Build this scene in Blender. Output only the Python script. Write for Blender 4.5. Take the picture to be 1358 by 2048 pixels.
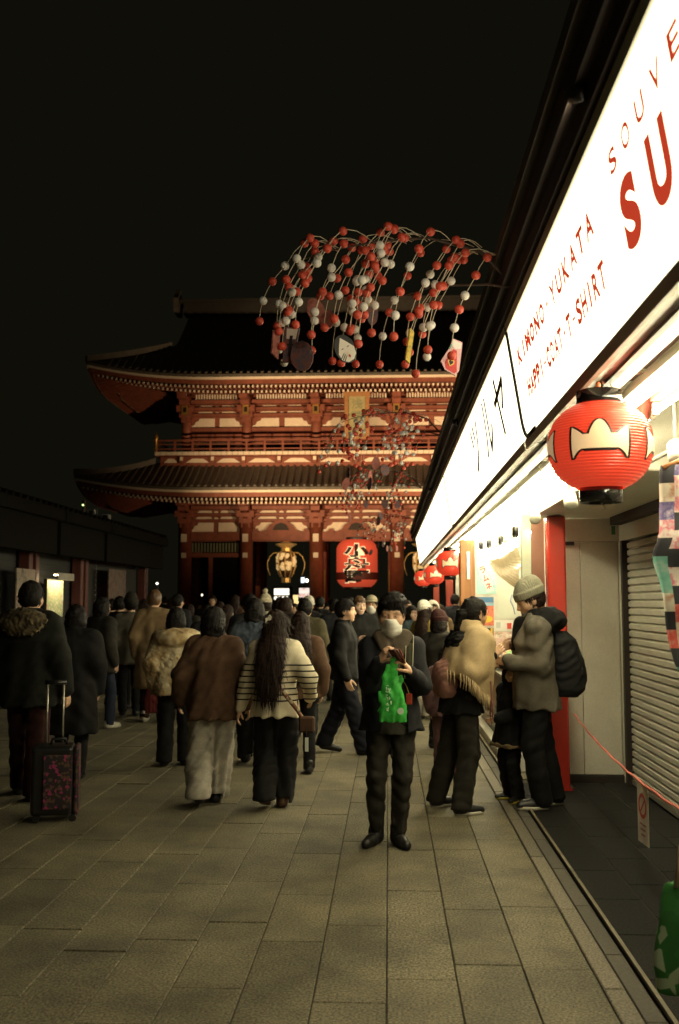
import bpy, math, random
import numpy as np
from mathutils import Vector, Matrix, Euler
random.seed(7); np.random.seed(7)
S = bpy.context.scene
COL = S.collection
for o in list(bpy.data.objects): bpy.data.objects.remove(o)
R = math.radians

# ------------------------------------------------------------------ camera, sky, exposure
EYE = 1.65
FPX = 1991.0                                     # focal length in photo pixels (35 mm on 24x36)
TH = math.atan(178/FPX); PSI = math.atan(98/FPX*math.cos(TH))
cam_d = bpy.data.cameras.new('camera'); cam = bpy.data.objects.new('camera', cam_d); COL.objects.link(cam)
cam_d.sensor_fit = 'VERTICAL'; cam_d.sensor_height = 36; cam_d.lens = 35
cam_d.clip_start = .05; cam_d.clip_end = 600
cam.location = (0, 0, EYE); cam.rotation_euler = (math.pi/2+TH, 0, PSI)
cam_d.dof.use_dof = True; cam_d.dof.focus_distance = 6.9; cam_d.dof.aperture_fstop = 3.2
S.camera = cam
S.view_settings.view_transform = 'Standard'; S.view_settings.look = 'None'
S.view_settings.exposure = 0; S.view_settings.gamma = 1
S.view_settings.use_curve_mapping = False
S.cycles.use_denoising = True; S.cycles.blur_glossy = .6

W = bpy.data.worlds.new('World'); S.world = W; W.use_nodes = True
wn = W.node_tree.nodes; bg = wn['Background']
bg.inputs['Color'].default_value = (.0048, .0045, .0025, 1)      # olive night haze over the city
bg.inputs['Strength'].default_value = 1.0

def camvec():
    c, s = math.cos, math.sin
    return (np.array([c(PSI), s(PSI), 0]), np.array([s(PSI)*s(TH), -c(PSI)*s(TH), c(TH)]), np.array([-s(PSI)*c(TH), c(PSI)*c(TH), s(TH)]))
CR, CU, CF = camvec()
def at(px, py, Y):
    d = CR*(px-679)/FPX + CU*(1024-py)/FPX + CF
    return np.array([0, 0, EYE]) + d*Y/d[1]

# ------------------------------------------------------------------ helpers
def tag(o, label=None, cat=None, group=None, kind=None):
    if label: o['label'] = label
    if cat: o['category'] = cat
    if group: o['group'] = group
    if kind: o['kind'] = kind
    return o
def empty(name, loc=(0, 0, 0), rz=0, label=None, cat=None, group=None):
    o = bpy.data.objects.new(name, None); COL.objects.link(o); o.location = loc; o.rotation_euler = (0, 0, rz)
    o.empty_display_size = .1
    return tag(o, label, cat, group)
def link(name, me, parent=None, loc=(0, 0, 0), rot=(0, 0, 0)):
    o = bpy.data.objects.new(name, me); COL.objects.link(o); o.location = loc; o.rotation_euler = rot
    if parent: o.parent = parent
    return o
def mesh_np(name, V, quads=None, mats=None, smooth=True, tris=None):
    me = bpy.data.meshes.new(name)
    V = np.asarray(V, dtype=np.float32)
    nq = 0 if quads is None else len(quads); nt = 0 if tris is None else len(tris)
    me.vertices.add(len(V)); me.vertices.foreach_set('co', V.ravel())
    idx = []
    if nq: idx.append(np.asarray(quads, dtype=np.int32).ravel())
    if nt: idx.append(np.asarray(tris, dtype=np.int32).ravel())
    idx = np.concatenate(idx)
    me.loops.add(len(idx)); me.loops.foreach_set('vertex_index', idx)
    me.polygons.add(nq+nt)
    st = np.concatenate([np.arange(nq)*4, nq*4+np.arange(nt)*3]).astype(np.int32)
    me.polygons.foreach_set('loop_start', st)
    me.polygons.foreach_set('use_smooth', np.full(nq+nt, smooth))
    me.update(calc_edges=True); me.validate()
    for m in (mats or []): me.materials.append(m)
    return me
class MB:
    def __init__(s): s.v = []; s.f = []; s.m = []; s.cur = 0
    def add(s, v, f):
        n = len(s.v); s.v += [tuple(map(float, p)) for p in v]; s.f += [tuple(i+n for i in q) for q in f]; s.m += [s.cur]*len(f); return s
    def boxmm(s, x0, x1, y0, y1, z0, z1):
        v = [(x0,y0,z0),(x1,y0,z0),(x1,y1,z0),(x0,y1,z0),(x0,y0,z1),(x1,y0,z1),(x1,y1,z1),(x0,y1,z1)]
        return s.add(v, [(0,3,2,1),(4,5,6,7),(0,1,5,4),(1,2,6,5),(2,3,7,6),(3,0,4,7)])
    def box(s, c, d, rot=None):
        v = [(x*d[0]/2, y*d[1]/2, z*d[2]/2) for z in (-1,1) for x, y in ((-1,-1),(1,-1),(1,1),(-1,1))]
        if rot is not None:
            M = Euler(rot).to_matrix(); v = [M@Vector(p) for p in v]
        v = [(p[0]+c[0], p[1]+c[1], p[2]+c[2]) for p in v]
        return s.add(v, [(0,3,2,1),(4,5,6,7),(0,1,5,4),(1,2,6,5),(2,3,7,6),(3,0,4,7)])
    def prism(s, poly, fn, d):           # poly in 2D; fn(a,b,t) -> 3D, t in 0..1 through thickness d
        n = len(poly)
        v = [fn(a, b, 0) for a, b in poly] + [fn(a, b, d) for a, b in poly]
        return s.add(v, [tuple(range(n))[::-1], tuple(range(n, 2*n))] + [(i, (i+1) % n, n+(i+1) % n, n+i) for i in range(n)])
    def tube(s, pts, r, n=8, cap=True):
        pts = [Vector(p) for p in pts]; rs = r if isinstance(r, (list, tuple)) else [r]*len(pts)
        rings = []; up0 = None
        for i, p in enumerate(pts):
            t = (pts[min(i+1, len(pts)-1)] - pts[max(i-1, 0)]).normalized()
            if up0 is None:
                up0 = Vector((0,0,1)) if abs(t.z) < .9 else Vector((1,0,0))
            a = t.cross(up0).normalized(); b = a.cross(t); up0 = b
            rings.append([p + (a*math.cos(2*math.pi*k/n) + b*math.sin(2*math.pi*k/n))*rs[i] for k in range(n)])
        v = [q for ring in rings for q in ring]; f = []
        for i in range(len(pts)-1):
            for k in range(n): f.append((i*n+k, i*n+(k+1) % n, (i+1)*n+(k+1) % n, (i+1)*n+k))
        if cap: f += [tuple(range(n))[::-1], tuple(range((len(pts)-1)*n, len(pts)*n))]
        return s.add(v, f)
    def sweep(s, pts, w, h, up=(0, 0, 1)):   # rectangular bar along pts, side width w, height h
        pts = [Vector(p) for p in pts]; up = Vector(up); v = []; f = []
        for i, p in enumerate(pts):
            t = (pts[min(i+1, len(pts)-1)] - pts[max(i-1, 0)]).normalized(); a = t.cross(up).normalized()
            for sx, sz in ((-1,-1),(1,-1),(1,1),(-1,1)): v.append(p + a*sx*w/2 + up*sz*h/2)
        for i in range(len(pts)-1):
            for k in range(4): f.append((i*4+k, i*4+(k+1) % 4, (i+1)*4+(k+1) % 4, (i+1)*4+k))
        f += [(0,1,2,3), tuple((len(pts)-1)*4+k for k in (3,2,1,0))]
        return s.add(v, f)
    def lathe(s, prof, n=24, c=(0,0,0), closed=True):
        v = []; f = []
        for r, z in prof:
            for k in range(n):
                a = 2*math.pi*k/n; v.append((c[0]+r*math.cos(a), c[1]+r*math.sin(a), c[2]+z))
        for i in range(len(prof)-1):
            for k in range(n): f.append((i*n+k, i*n+(k+1) % n, (i+1)*n+(k+1) % n, (i+1)*n+k))
        if closed: f += [tuple(range(n))[::-1], tuple((len(prof)-1)*n+k for k in range(n))]
        return s.add(v, f)
    def sphere(s, c, r, n=12, m=8, sc=(1,1,1)):
        prof = [(max(1e-4, r*math.sin(math.pi*i/m)), -r*math.cos(math.pi*i/m)) for i in range(m+1)]
        b = MB(); b.lathe(prof, n, closed=False)
        return s.add([(c[0]+p[0]*sc[0], c[1]+p[1]*sc[1], c[2]+p[2]*sc[2]) for p in b.v], b.f)
    def mesh(s, name, mats, smooth=False):
        me = bpy.data.meshes.new(name); me.from_pydata(s.v, [], s.f)
        for m in (mats if isinstance(mats, (list, tuple)) else [mats]): me.materials.append(m)
        if any(s.m): me.polygons.foreach_set('material_index', s.m)
        if smooth: me.polygons.foreach_set('use_smooth', [True]*len(me.polygons))
        me.update(); return me
    def build(s, name, mats, parent=None, smooth=False, loc=(0,0,0), rot=(0,0,0)):
        return link(name, s.mesh(name, mats, smooth), parent, loc, rot)
def bx(name, m, parent, *a): return MB().boxmm(*a).build(name, m, parent)
def bevel(o, w=.004, seg=1):
    md = o.modifiers.new('bevel', 'BEVEL'); md.width = w; md.segments = seg; md.limit_method = 'ANGLE'; return o
def copy_tree(o, parent=None):
    c = o.copy(); COL.objects.link(c)
    if parent: c.parent = parent
    for ch in list(o.children): copy_tree(ch, c)
    return c
_txt = {}
def text_geo(s, bold=0.0, res=4):
    key = (s, bold)
    if key not in _txt:
        cu = bpy.data.curves.new('lettering', 'FONT'); cu.body = s; cu.size = 1; cu.resolution_u = 10 if s in ('S', 'U') else res; cu.offset = bold
        cu.align_x = 'CENTER'; cu.align_y = 'CENTER'
        ob = bpy.data.objects.new('lettering', cu); COL.objects.link(ob)
        me = bpy.data.meshes.new_from_object(ob)
        v = np.array([x.co[:] for x in me.vertices]) if len(me.vertices) else np.zeros((0, 3))
        f = [tuple(p.vertices) for p in me.polygons]
        bpy.data.objects.remove(ob); bpy.data.curves.remove(cu); bpy.data.meshes.remove(me)
        if len(v):
            lo, hi = v.min(0), v.max(0); v = v - (lo+hi)/2
        _txt[key] = (v, f)
    return _txt[key]
def put_text(mb, s, w, h, fn, bold=0.0):   # fit into w x h, fn(x,y)->3D
    v, f = text_geo(s, bold)
    if not len(v): return
    d = v.max(0)-v.min(0); sx = w/max(d[0], 1e-6); sy = h/max(d[1], 1e-6)
    mb.add([fn(p[0]*sx, p[1]*sy) for p in v], f)

# ------------------------------------------------------------------ materials
_m = {}
def mat(name, col, rough=.6, metal=0, var=.15, vs=6, bump=0, bs=60, emis=None, es=0, trans=0, coat=0, rand=0, aniso=None, spec=.5, speck=None):
    if name in _m: return _m[name]
    m = bpy.data.materials.new(name); m.use_nodes = True; nt = m.node_tree; N = nt.nodes; L = nt.links
    p = N['Principled BSDF']; p.inputs['Roughness'].default_value = rough; p.inputs['Metallic'].default_value = metal
    p.inputs['Specular IOR Level'].default_value = spec
    c4 = (*col, 1)
    tc = N.new('ShaderNodeTexCoord'); mp = N.new('ShaderNodeMapping'); L.new(tc.outputs['Object'], mp.inputs['Vector'])
    if aniso: mp.inputs['Scale'].default_value = aniso
    if var > 0:
        n = N.new('ShaderNodeTexNoise'); n.inputs['Scale'].default_value = vs; n.inputs['Detail'].default_value = 6; n.inputs['Roughness'].default_value = .65
        L.new(mp.outputs['Vector'], n.inputs['Vector'])
        mr = N.new('ShaderNodeMapRange'); mr.inputs['From Min'].default_value = .25; mr.inputs['From Max'].default_value = .75
        mr.inputs['To Min'].default_value = 1-var; mr.inputs['To Max'].default_value = 1+var
        L.new(n.outputs['Fac'], mr.inputs['Value'])
        mx = N.new('ShaderNodeMix'); mx.data_type = 'RGBA'; mx.blend_type = 'MULTIPLY'; mx.inputs['Factor'].default_value = 1
        mx.inputs['A'].default_value = c4; cc = N.new('ShaderNodeCombineColor')
        for k in range(3): L.new(mr.outputs['Result'], cc.inputs[k])
        L.new(cc.outputs['Color'], mx.inputs['B']); out = mx.outputs['Result']
        if rand:
            oi = N.new('ShaderNodeObjectInfo'); r2 = N.new('ShaderNodeMapRange'); r2.inputs['To Min'].default_value = 1-rand; r2.inputs['To Max'].default_value = 1+rand
            L.new(oi.outputs['Random'], r2.inputs['Value']); m2 = N.new('ShaderNodeMix'); m2.data_type = 'RGBA'; m2.blend_type = 'MULTIPLY'; m2.inputs['Factor'].default_value = 1
            c2 = N.new('ShaderNodeCombineColor')
            for k in range(3): L.new(r2.outputs['Result'], c2.inputs[k])
            L.new(out, m2.inputs['A']); L.new(c2.outputs['Color'], m2.inputs['B']); out = m2.outputs['Result']
        if speck:
            n3 = N.new('ShaderNodeTexNoise'); n3.inputs['Scale'].default_value = speck[0]; n3.inputs['Detail'].default_value = 2; L.new(tc.outputs['Object'], n3.inputs['Vector'])
            m3 = N.new('ShaderNodeMapRange'); m3.inputs['From Min'].default_value = .36; m3.inputs['From Max'].default_value = .64; m3.inputs['To Min'].default_value = 1-speck[1]; m3.inputs['To Max'].default_value = 1+speck[1]; L.new(n3.outputs['Fac'], m3.inputs['Value'])
            c3 = N.new('ShaderNodeCombineColor'); x3 = N.new('ShaderNodeMix'); x3.data_type = 'RGBA'; x3.blend_type = 'MULTIPLY'; x3.inputs['Factor'].default_value = 1
            for k in range(3): L.new(m3.outputs['Result'], c3.inputs[k])
            L.new(out, x3.inputs['A']); L.new(c3.outputs['Color'], x3.inputs['B']); out = x3.outputs['Result']
        L.new(out, p.inputs['Base Color'])
    else: p.inputs['Base Color'].default_value = c4
    if bump:
        n2 = N.new('ShaderNodeTexNoise'); n2.inputs['Scale'].default_value = bs; n2.inputs['Detail'].default_value = 4
        L.new(mp.outputs['Vector'], n2.inputs['Vector'])
        b = N.new('ShaderNodeBump'); b.inputs['Strength'].default_value = bump; b.inputs['Distance'].default_value = .01
        L.new(n2.outputs['Fac'], b.inputs['Height']); L.new(b.outputs['Normal'], p.inputs['Normal'])
    if emis:
        p.inputs['Emission Color'].default_value = (*emis, 1); p.inputs['Emission Strength'].default_value = es
    if trans:
        tr = N.new('ShaderNodeBsdfTranslucent'); ms = N.new('ShaderNodeMixShader'); ms.inputs['Fac'].default_value = trans
        if var > 0: L.new(out, tr.inputs['Color'])
        else: tr.inputs['Color'].default_value = c4
        L.new(p.outputs['BSDF'], ms.inputs[1]); L.new(tr.outputs['BSDF'], ms.inputs[2]); L.new(ms.outputs['Shader'], N['Material Output'].inputs['Surface'])
    if coat: p.inputs['Coat Weight'].default_value = coat; p.inputs['Coat Roughness'].default_value = .12
    _m[name] = m
    return m
def ramp_mat(name, cols, kind='voronoi', scale=10, rough=.7, aniso=None, bump=0):   # printed patterns: constant patches of colour
    m = bpy.data.materials.new(name); m.use_nodes = True; N = m.node_tree.nodes; L = m.node_tree.links; p = N['Principled BSDF']
    p.inputs['Roughness'].default_value = rough
    tc = N.new('ShaderNodeTexCoord'); mp = N.new('ShaderNodeMapping'); L.new(tc.outputs['Object'], mp.inputs['Vector'])
    if aniso: mp.inputs['Scale'].default_value = aniso
    if kind == 'voronoi':
        t = N.new('ShaderNodeTexVoronoi'); t.inputs['Scale'].default_value = scale; sep = N.new('ShaderNodeSeparateColor')
        L.new(mp.outputs['Vector'], t.inputs['Vector']); L.new(t.outputs['Color'], sep.inputs['Color']); fac = sep.outputs[0]
    else:
        t = N.new('ShaderNodeTexNoise'); t.inputs['Scale'].default_value = scale; t.inputs['Detail'].default_value = 5; t.inputs['Roughness'].default_value = .6
        L.new(mp.outputs['Vector'], t.inputs['Vector']); fac = t.outputs['Fac']
    cr = N.new('ShaderNodeValToRGB'); cr.color_ramp.interpolation = 'CONSTANT' if kind == 'voronoi' else 'LINEAR'
    e = cr.color_ramp.elements
    while len(e) < len(cols): e.new(.5)
    for i, c in enumerate(cols):
        e[i].position = i/len(cols) if kind == 'voronoi' else .3+.4*i/(len(cols)-1); e[i].color = (*c, 1)
    L.new(fac, cr.inputs['Fac']); L.new(cr.outputs['Color'], p.inputs['Base Color'])
    if bump:
        b = N.new('ShaderNodeBump'); b.inputs['Strength'].default_value = bump; b.inputs['Distance'].default_value = .01
        L.new(fac, b.inputs['Height']); L.new(b.outputs['Normal'], p.inputs['Normal'])
    return m
LC = (1.0, .90, .60)            # colour of the tubes and light boxes on this film
M_stone = mat('granite slab', (.13, .112, .066), .75, var=.38, vs=70, bump=.25, bs=220, rand=.14, speck=(85, .5))
def world_stains(m, scale, lo, hi):
    N, L = m.node_tree.nodes, m.node_tree.links; p = N['Principled BSDF']; src = p.inputs['Base Color'].links[0].from_socket
    g = N.new('ShaderNodeNewGeometry'); n = N.new('ShaderNodeTexNoise'); n.inputs['Scale'].default_value = scale; n.inputs['Detail'].default_value = 7; n.inputs['Roughness'].default_value = .62; L.new(g.outputs['Position'], n.inputs['Vector'])
    r = N.new('ShaderNodeMapRange'); r.inputs['From Min'].default_value = .35; r.inputs['From Max'].default_value = .65; r.inputs['To Min'].default_value = lo; r.inputs['To Max'].default_value = hi; L.new(n.outputs['Fac'], r.inputs['Value'])
    v = N.new('ShaderNodeTexVoronoi'); v.inputs['Scale'].default_value = 3.1; v.inputs['Randomness'].default_value = 1; L.new(g.outputs['Position'], v.inputs['Vector'])
    gum = N.new('ShaderNodeMapRange'); gum.inputs['From Min'].default_value = .03; gum.inputs['From Max'].default_value = .06; gum.inputs['To Min'].default_value = .55; gum.inputs['To Max'].default_value = 1; L.new(v.outputs['Distance'], gum.inputs['Value'])
    mu = N.new('ShaderNodeMath'); mu.operation = 'MULTIPLY'; L.new(r.outputs['Result'], mu.inputs[0]); L.new(gum.outputs['Result'], mu.inputs[1])
    cc = N.new('ShaderNodeCombineColor'); mx = N.new('ShaderNodeMix'); mx.data_type = 'RGBA'; mx.blend_type = 'MULTIPLY'; mx.inputs['Factor'].default_value = 1
    for k in range(3): L.new(mu.outputs[0], cc.inputs[k])
    L.new(src, mx.inputs['A']); L.new(cc.outputs['Color'], mx.inputs['B']); L.new(mx.outputs['Result'], p.inputs['Base Color'])
world_stains(M_stone, 1.7, .58, 1.32)
M_joint = mat('joint dirt', (.05, .043, .027), .95)
M_curb = mat('worn kerb granite', (.15, .13, .09), .75, var=.25, vs=60, bump=.2, bs=150, rand=.15, speck=(85, .4))
M_gut = mat('gutter slab', (.08, .07, .052), .8, var=.3, vs=50, bump=.2, bs=150, rand=.15)
M_asph = mat('dark shop floor', (.012, .0112, .0095), .85, spec=.2, speck=(90, .5), var=.35, vs=30, bump=.3, bs=120, rand=.2)
M_verm = mat('vermilion paint', (.31, .045, .022), .5, var=.25, vs=2.5)
M_vermd = mat('old vermilion timber', (.21, .06, .031), .6, var=.35, vs=3)
M_plast = mat('cream plaster', (.72, .62, .47), .8, var=.1, vs=3)
M_gold = mat('gilt metal', (.5, .3, .08), .35, metal=.7, var=.2)
M_tile = mat('roof tile', (.10, .088, .066), .6, var=.3, vs=3, rand=.1)
M_dark = mat('shade black', (.006, .005, .004), .95, spec=.1)  # near black; carries the shade of left shops and gate openings
M_black = mat('black lacquer', (.012, .011, .01), .35)
M_red = mat('red enamel', (.5, .035, .02), .25, coat=.6, var=.08)
M_beige = mat('beige steel panel', (.62, .60, .49), .5, var=.1, vs=4, speck=(160, .08), bump=.04, bs=8)
M_slat = mat('shutter slat', (.46, .44, .35), .5, var=.2, vs=5, aniso=(1, 1, 3), rand=.08)
M_metal = mat('galvanised steel', (.38, .35, .28), .4, metal=.6, var=.2)
M_cream = mat('cream enamel', (.55, .52, .42), .4, var=.1)
M_wood = mat('orange brown timber', (.26, .11, .035), .55, var=.3, vs=8, aniso=(1, 1, .12))
M_maroon = mat('maroon soffit', (.07, .022, .015), .7, var=.2)
M_brownd = mat('dark brown timber', (.026, .017, .011), .7, var=.4, vs=5, aniso=(1, .1, 1))
M_white = mat('white board', (.75, .73, .68), .5, var=.05)
def lerp(a, b, t): return a+(b-a)*t
# ------------------------------------------------------------------ lamps that light the gate (floodlights on posts, built further down)
def spot(name, loc, target, power, col, size, blend=.6, rad=.15):
    l = bpy.data.lights.new(name, 'SPOT'); l.energy = power; l.color = col; l.spot_size = size; l.spot_blend = blend; l.shadow_soft_size = rad
    o = bpy.data.objects.new(name, l); COL.objects.link(o); o.location = loc
    o.rotation_euler = (Vector(target)-Vector(loc)).to_track_quat('-Z', 'Y').to_euler(); return o
FL = (1.0, .65, .345)
FLOODS = [(-10.0, 41.0, 3.4), (6.2, 41.0, 3.4)]
for (x, y, z), jobs in zip(FLOODS, (((-5.5, 12.2, 5200, 44), (.5, 12.2, 10000, 62)), ((-4, 12.2, 9600, 62), (7, 12.2, 8800, 62)))):
    for k, (tx, tz, w, an) in enumerate(jobs):
        spot('floodlight', (x-.25+.5*k, y+.14, z+.12), (tx, 59, tz), w, FL, R(an), .75, .15)

# ------------------------------------------------------------------ the ground sheet
ground = tag(bx('ground', M_joint, None, -80, 80, -30, 260, -.5, -.012), kind='structure')

# ------------------------------------------------------------------ the temple gate
GX, GY = -1.88, 59.0
gate = empty('temple_gate', (GX, GY, 0), 0, 'huge red two storey temple gate with flared tiled roofs closing the street', 'temple gate')
def gp(u, v, z): return (u, -v, z)                # v runs towards the street
def gbox(name, m, u0, u1, v0, v1, z0, z1, parent=gate): return MB().boxmm(u0, u1, -v1, -v0, z0, z1).build(name, m, parent)
V0 = -3.5
def ringsurf(A, B, z, up, t, side, s):
    a, b = A(t), B(t); zz = z(t) + up(abs(s))*(1-t)**1.6
    if side == 0: return gp(s*a, V0+b, zz)
    if side == 1: return gp(a, V0-s*b, zz)
    if side == 2: return gp(-s*a, V0-b, zz)
    return gp(-a, V0+s*b, zz)
def make_roof(A, B, z, up, tsplit, pitch, label):
    NS, NT = 60, 14; mb = MB()
    for side in range(4):
        ts = [i/NT for i in range(NT+1) if side in (0, 2) or i/NT <= tsplit+1e-6]
        v = [ringsurf(A, B, z, up, t, side, -1+2*i/NS) for t in ts for i in range(NS+1)]; n = NS+1
        mb.add(v, [(j*n+i, j*n+i+1, (j+1)*n+i+1, (j+1)*n+i) for j in range(len(ts)-1) for i in range(NS)])
    if tsplit < 1:                                     # gable walls
        for sg in (-1, 1):
            ts = [i/NT for i in range(NT+1) if i/NT >= tsplit-1e-6]
            f = [ringsurf(A, B, z, up, t, 0, sg) for t in ts]; b = [ringsurf(A, B, z, up, t, 2, -sg) for t in ts]
            n = len(ts); mb.add(f+b, [(i, i+1, n+i+1, n+i) for i in range(n-1)])
    roof = mb.build('roof', M_tile, gate, True)
    ribs = MB()
    for side, ext in ((0, A(0)), (2, A(0)), (1, B(0)), (3, B(0))):
        k = int(ext/pitch)
        for i in range(-k, k+1):
            u = i*pitch; pts = []
            for j in range(9):
                t = j/8*(tsplit if side in (1, 3) else 1); e = (A if side in (0, 2) else B)(t)
                if abs(u) > e*.999: break
                pts.append(Vector(ringsurf(A, B, z, up, t, side, u/e)))
            if len(pts) < 2: continue
            d = Vector((1, 0, 0)) if side in (0, 2) else Vector((0, 1, 0)); r = .085; v = []
            for p in pts: v += [p-d*r, p-d*r*.6+Vector((0,0,r*1.1)), p+d*r*.6+Vector((0,0,r*1.1)), p+d*r]
            f = [(q*4+w, q*4+w+1, q*4+5+w, q*4+4+w) for q in range(len(pts)-1) for w in range(3)] + [(3, 2, 1, 0)]
            ribs.add(v, f)
    tag(ribs.build('roof_tiles', M_tile, roof), kind='stuff')
    for sg in (-1, 1):
        for side, s2 in ((0, sg), (2, sg)):
            hip = MB(); hip.sweep([Vector(ringsurf(A, B, z, up, j/10*tsplit, side, s2))+Vector((0, 0, .14)) for j in range(11)], .34, .34)
            hip.build('hip_ridge', M_tile, roof)
    return roof
def make_eave(A0, B0, zline, up, gap):
    """cream and red fascia, soffit, two rows of rafters with pale painted ends"""
    NS = 60
    def edge(side, s, inset, dz):
        a, b = A0-inset, B0-inset; zz = zline + dz + up(abs(s))
        return Vector([gp(s*a, V0+b, zz), gp(a, V0-s*b, zz), gp(-s*a, V0-b, zz), gp(-a, V0+s*b, zz)][side])
    c = MB(); r = MB(); d = MB()
    for side in range(4):
        ss = [-1+2*i/NS for i in range(NS+1)]
        c.sweep([edge(side, s, .06, .06) for s in ss], .12, .13)
        d.sweep([edge(side, s, .05, .21) for s in ss], .16, .16)
        r.sweep([edge(side, s, .15, -.13) for s in ss], .12, .24)
    c.build('cream_fascia', M_plast, gate); r.build('red_fascia', M_vermd, gate); d.build('tile_edge', M_tile, gate)
    so = MB()
    for side in range(4):
        n = NS+1; v = []
        for (ins, dz) in ((.15, -.02), (1.4, .16), (4.6, .75)):
            for i in range(n):
                s = -1+2*i/NS; p = edge(side, s, ins, dz + (0 if ins < 4 else -up(abs(s)))); v.append(p)
        so.add(v, [(j*n+i, (j+1)*n+i, (j+1)*n+i+1, j*n+i+1) for j in range(2) for i in range(NS)])
    so.build('eave_soffit', M_vermd, gate)
    ra, en = MB(), MB(); P = .262
    for row, (ins, dz, ln, sl) in enumerate(((.32, -.36, 1.1, .10), (1.25, -.47, 2.6, .16))):
        for side in (0, 1, 3):
            L_ = (A0 if side == 0 else B0)-ins; k = int(L_/P)
            for i in range(-k, k+1):
                u = (i+.5*row)*P; s = u/L_
                if abs(s) > 1: continue
                p = edge(side, s, ins, dz)
                din = Vector([(0, 1, 0), (-1, 0, 0), (0, -1, 0), (1, 0, 0)][side]); w = Vector([(1, 0, 0), (0, 1, 0), (1, 0, 0), (0, 1, 0)][side])
                far = min(ln, max(.3, (1-abs(s))*L_+.5))
                q = p + din*far + Vector((0, 0, sl*far)); h = Vector((0, 0, .07)); w = w*.052
                v = [p-w-h, p+w-h, p+w+h, p-w+h, q-w-h, q+w-h, q+w+h, q-w+h]
                ra.add(v, [(0,4,5,1), (1,5,6,2), (2,6,7,3), (3,7,4,0), (4,7,6,5)])
                e0 = -din*.012
                en.add([p-w-h+e0, p+w-h+e0, p+w+h+e0, p-w+h+e0, p-w-h, p+w-h, p+w+h, p-w+h], [(0,1,2,3), (0,4,5,1), (1,5,6,2), (2,6,7,3), (3,7,4,0)])
    tag(ra.build('rafters', M_vermd, gate), kind='stuff'); tag(en.build('rafter_ends', M_plast, gate), kind='stuff')
up1 = lambda s: .74*max(0, (s-.5)/.5)**2.3
up2 = lambda s: .8*max(0, (s-.5)/.5)**2.3
make_roof(lambda t: lerp(15.9, 12.0, t), lambda t: lerp(7.2, 4.3, t), lambda t: 8.07+1.75*(.8*t+.2*t*t), up1, 1.0, .40, 'lower')
make_eave(15.9, 7.2, 7.74, up1, 0)
make_roof(lambda t: lerp(15.3, 10.9, min(1, t/.45)), lambda t: 7.4*(1-t)+.02, lambda t: 14.5+5.6*(.72*t+.28*t*t), up2, .4286, .40, 'upper')
make_eave(15.3, 7.4, 14.17, up2, 0)
M_ridge = mat('dark ridge tile', (.035, .032, .026), .7, var=.3)
gbox('main_ridge', M_ridge, -11.2, 11.2, V0-.45, V0+.45, 20.0, 20.75)
gbox('ridge_cap', M_ridge, -11.5, 11.5, V0-.6, V0+.6, 20.752, 20.95)
for sg in (-1, 1):
    mb = MB(); mb.prism([(-.7, 0), (.7, 0), (.8, .9), (.3, 1.3), (0, 1.7), (-.3, 1.3), (-.8, .9)], lambda a, b, t, sg=sg: gp(sg*(11.5+t), V0+a, 20.1+b), .3)
    mb.build('ridge_end_tile', M_tile, gate)
# body of both storeys
CX = [-10.26, -6.59, -2.4, 2.4, 6.59, 10.26]
gbox('upper_wall', M_vermd, -10.3, 10.3, -7, -.12, 9.5, 16.0)
gbox('upper_sill', M_vermd, -11.55, 11.55, -8.2, 1.2, 9.45, 10.13)
gbox('lower_wall', M_vermd, -10.6, 10.6, -.45, -.14, 5.2, 8.6)
gbox('gate_ceiling', M_vermd, -10.6, 10.6, -7, -.46, 5.9, 6.1)
gbox('side_wall', M_vermd, -10.7, -10.5, -7, -.1, 0, 8.5); gbox('side_wall', M_vermd, 10.5, 10.7, -7, -.1, 0, 8.5)
for sg in (-1, 1):
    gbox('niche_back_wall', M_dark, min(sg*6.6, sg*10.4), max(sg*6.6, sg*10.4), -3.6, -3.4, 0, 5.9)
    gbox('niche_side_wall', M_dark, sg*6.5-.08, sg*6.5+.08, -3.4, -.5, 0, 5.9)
for sg in (-1, 1):
    for x in (2.4, 6.59, 10.26):
        for v in (-3.5, -7):
            MB().lathe([(.42, 0), (.42, 5.9)], 16, gp(sg*x, v, 0)).build('column', M_vermd, gate, True)
for u in CX:
    lo = MB().lathe([(.5, 0), (.5, .25), (.40, .26), (.40, 7.0)], 20, gp(u, 0, 0)).build('column', M_vermd, gate, True)
    gbox('column_plate', M_plast, u-.17, u+.17, .385, .42, 5.15, 5.62, lo); gbox('column_plate', M_plast, u-.15, u+.15, .385, .42, 4.2, 4.5, lo)
    hi = MB().lathe([(.30, 10.3), (.30, 14.0)], 16, gp(u, 0, 0)).build('column', M_vermd, gate, True)
    pl = gbox('gilt_plate', M_gold, u-.19, u+.19, .62, .68, 12.75, 13.35, hi)
    gbox('plate_boss', M_black, u-.09, u+.09, .685, .70, 12.9, 13.2, pl)
    gbox('column_cap', M_plast, u-.15, u+.15, .9, 1.0, 13.72, 14.12, hi)
    gbox('column_cap', M_plast, u-.15, u+.15, .9, 1.0, 7.02, 7.36, lo)
    for z0, par in ((12.35, hi), (6.0, lo)):                  # bracket arms stepping out under the eave
        b = MB()
        for k, (hw, vv, dz) in enumerate(((.27, .36, 0), (.38, .46, .28), (.52, .6, .62), (.26, 1.1, .95), (.24, 1.8, 1.2))):
            b.boxmm(u-hw, u+hw, -vv, .1, z0+dz, z0+dz+.24)
            for x in (u-hw+.12, u+hw-.12): b.boxmm(x-.13, x+.13, -vv-.04, -vv+.3, z0+dz+.242, z0+dz+.36)
        b.build('bracket_arms', M_vermd, par)
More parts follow.
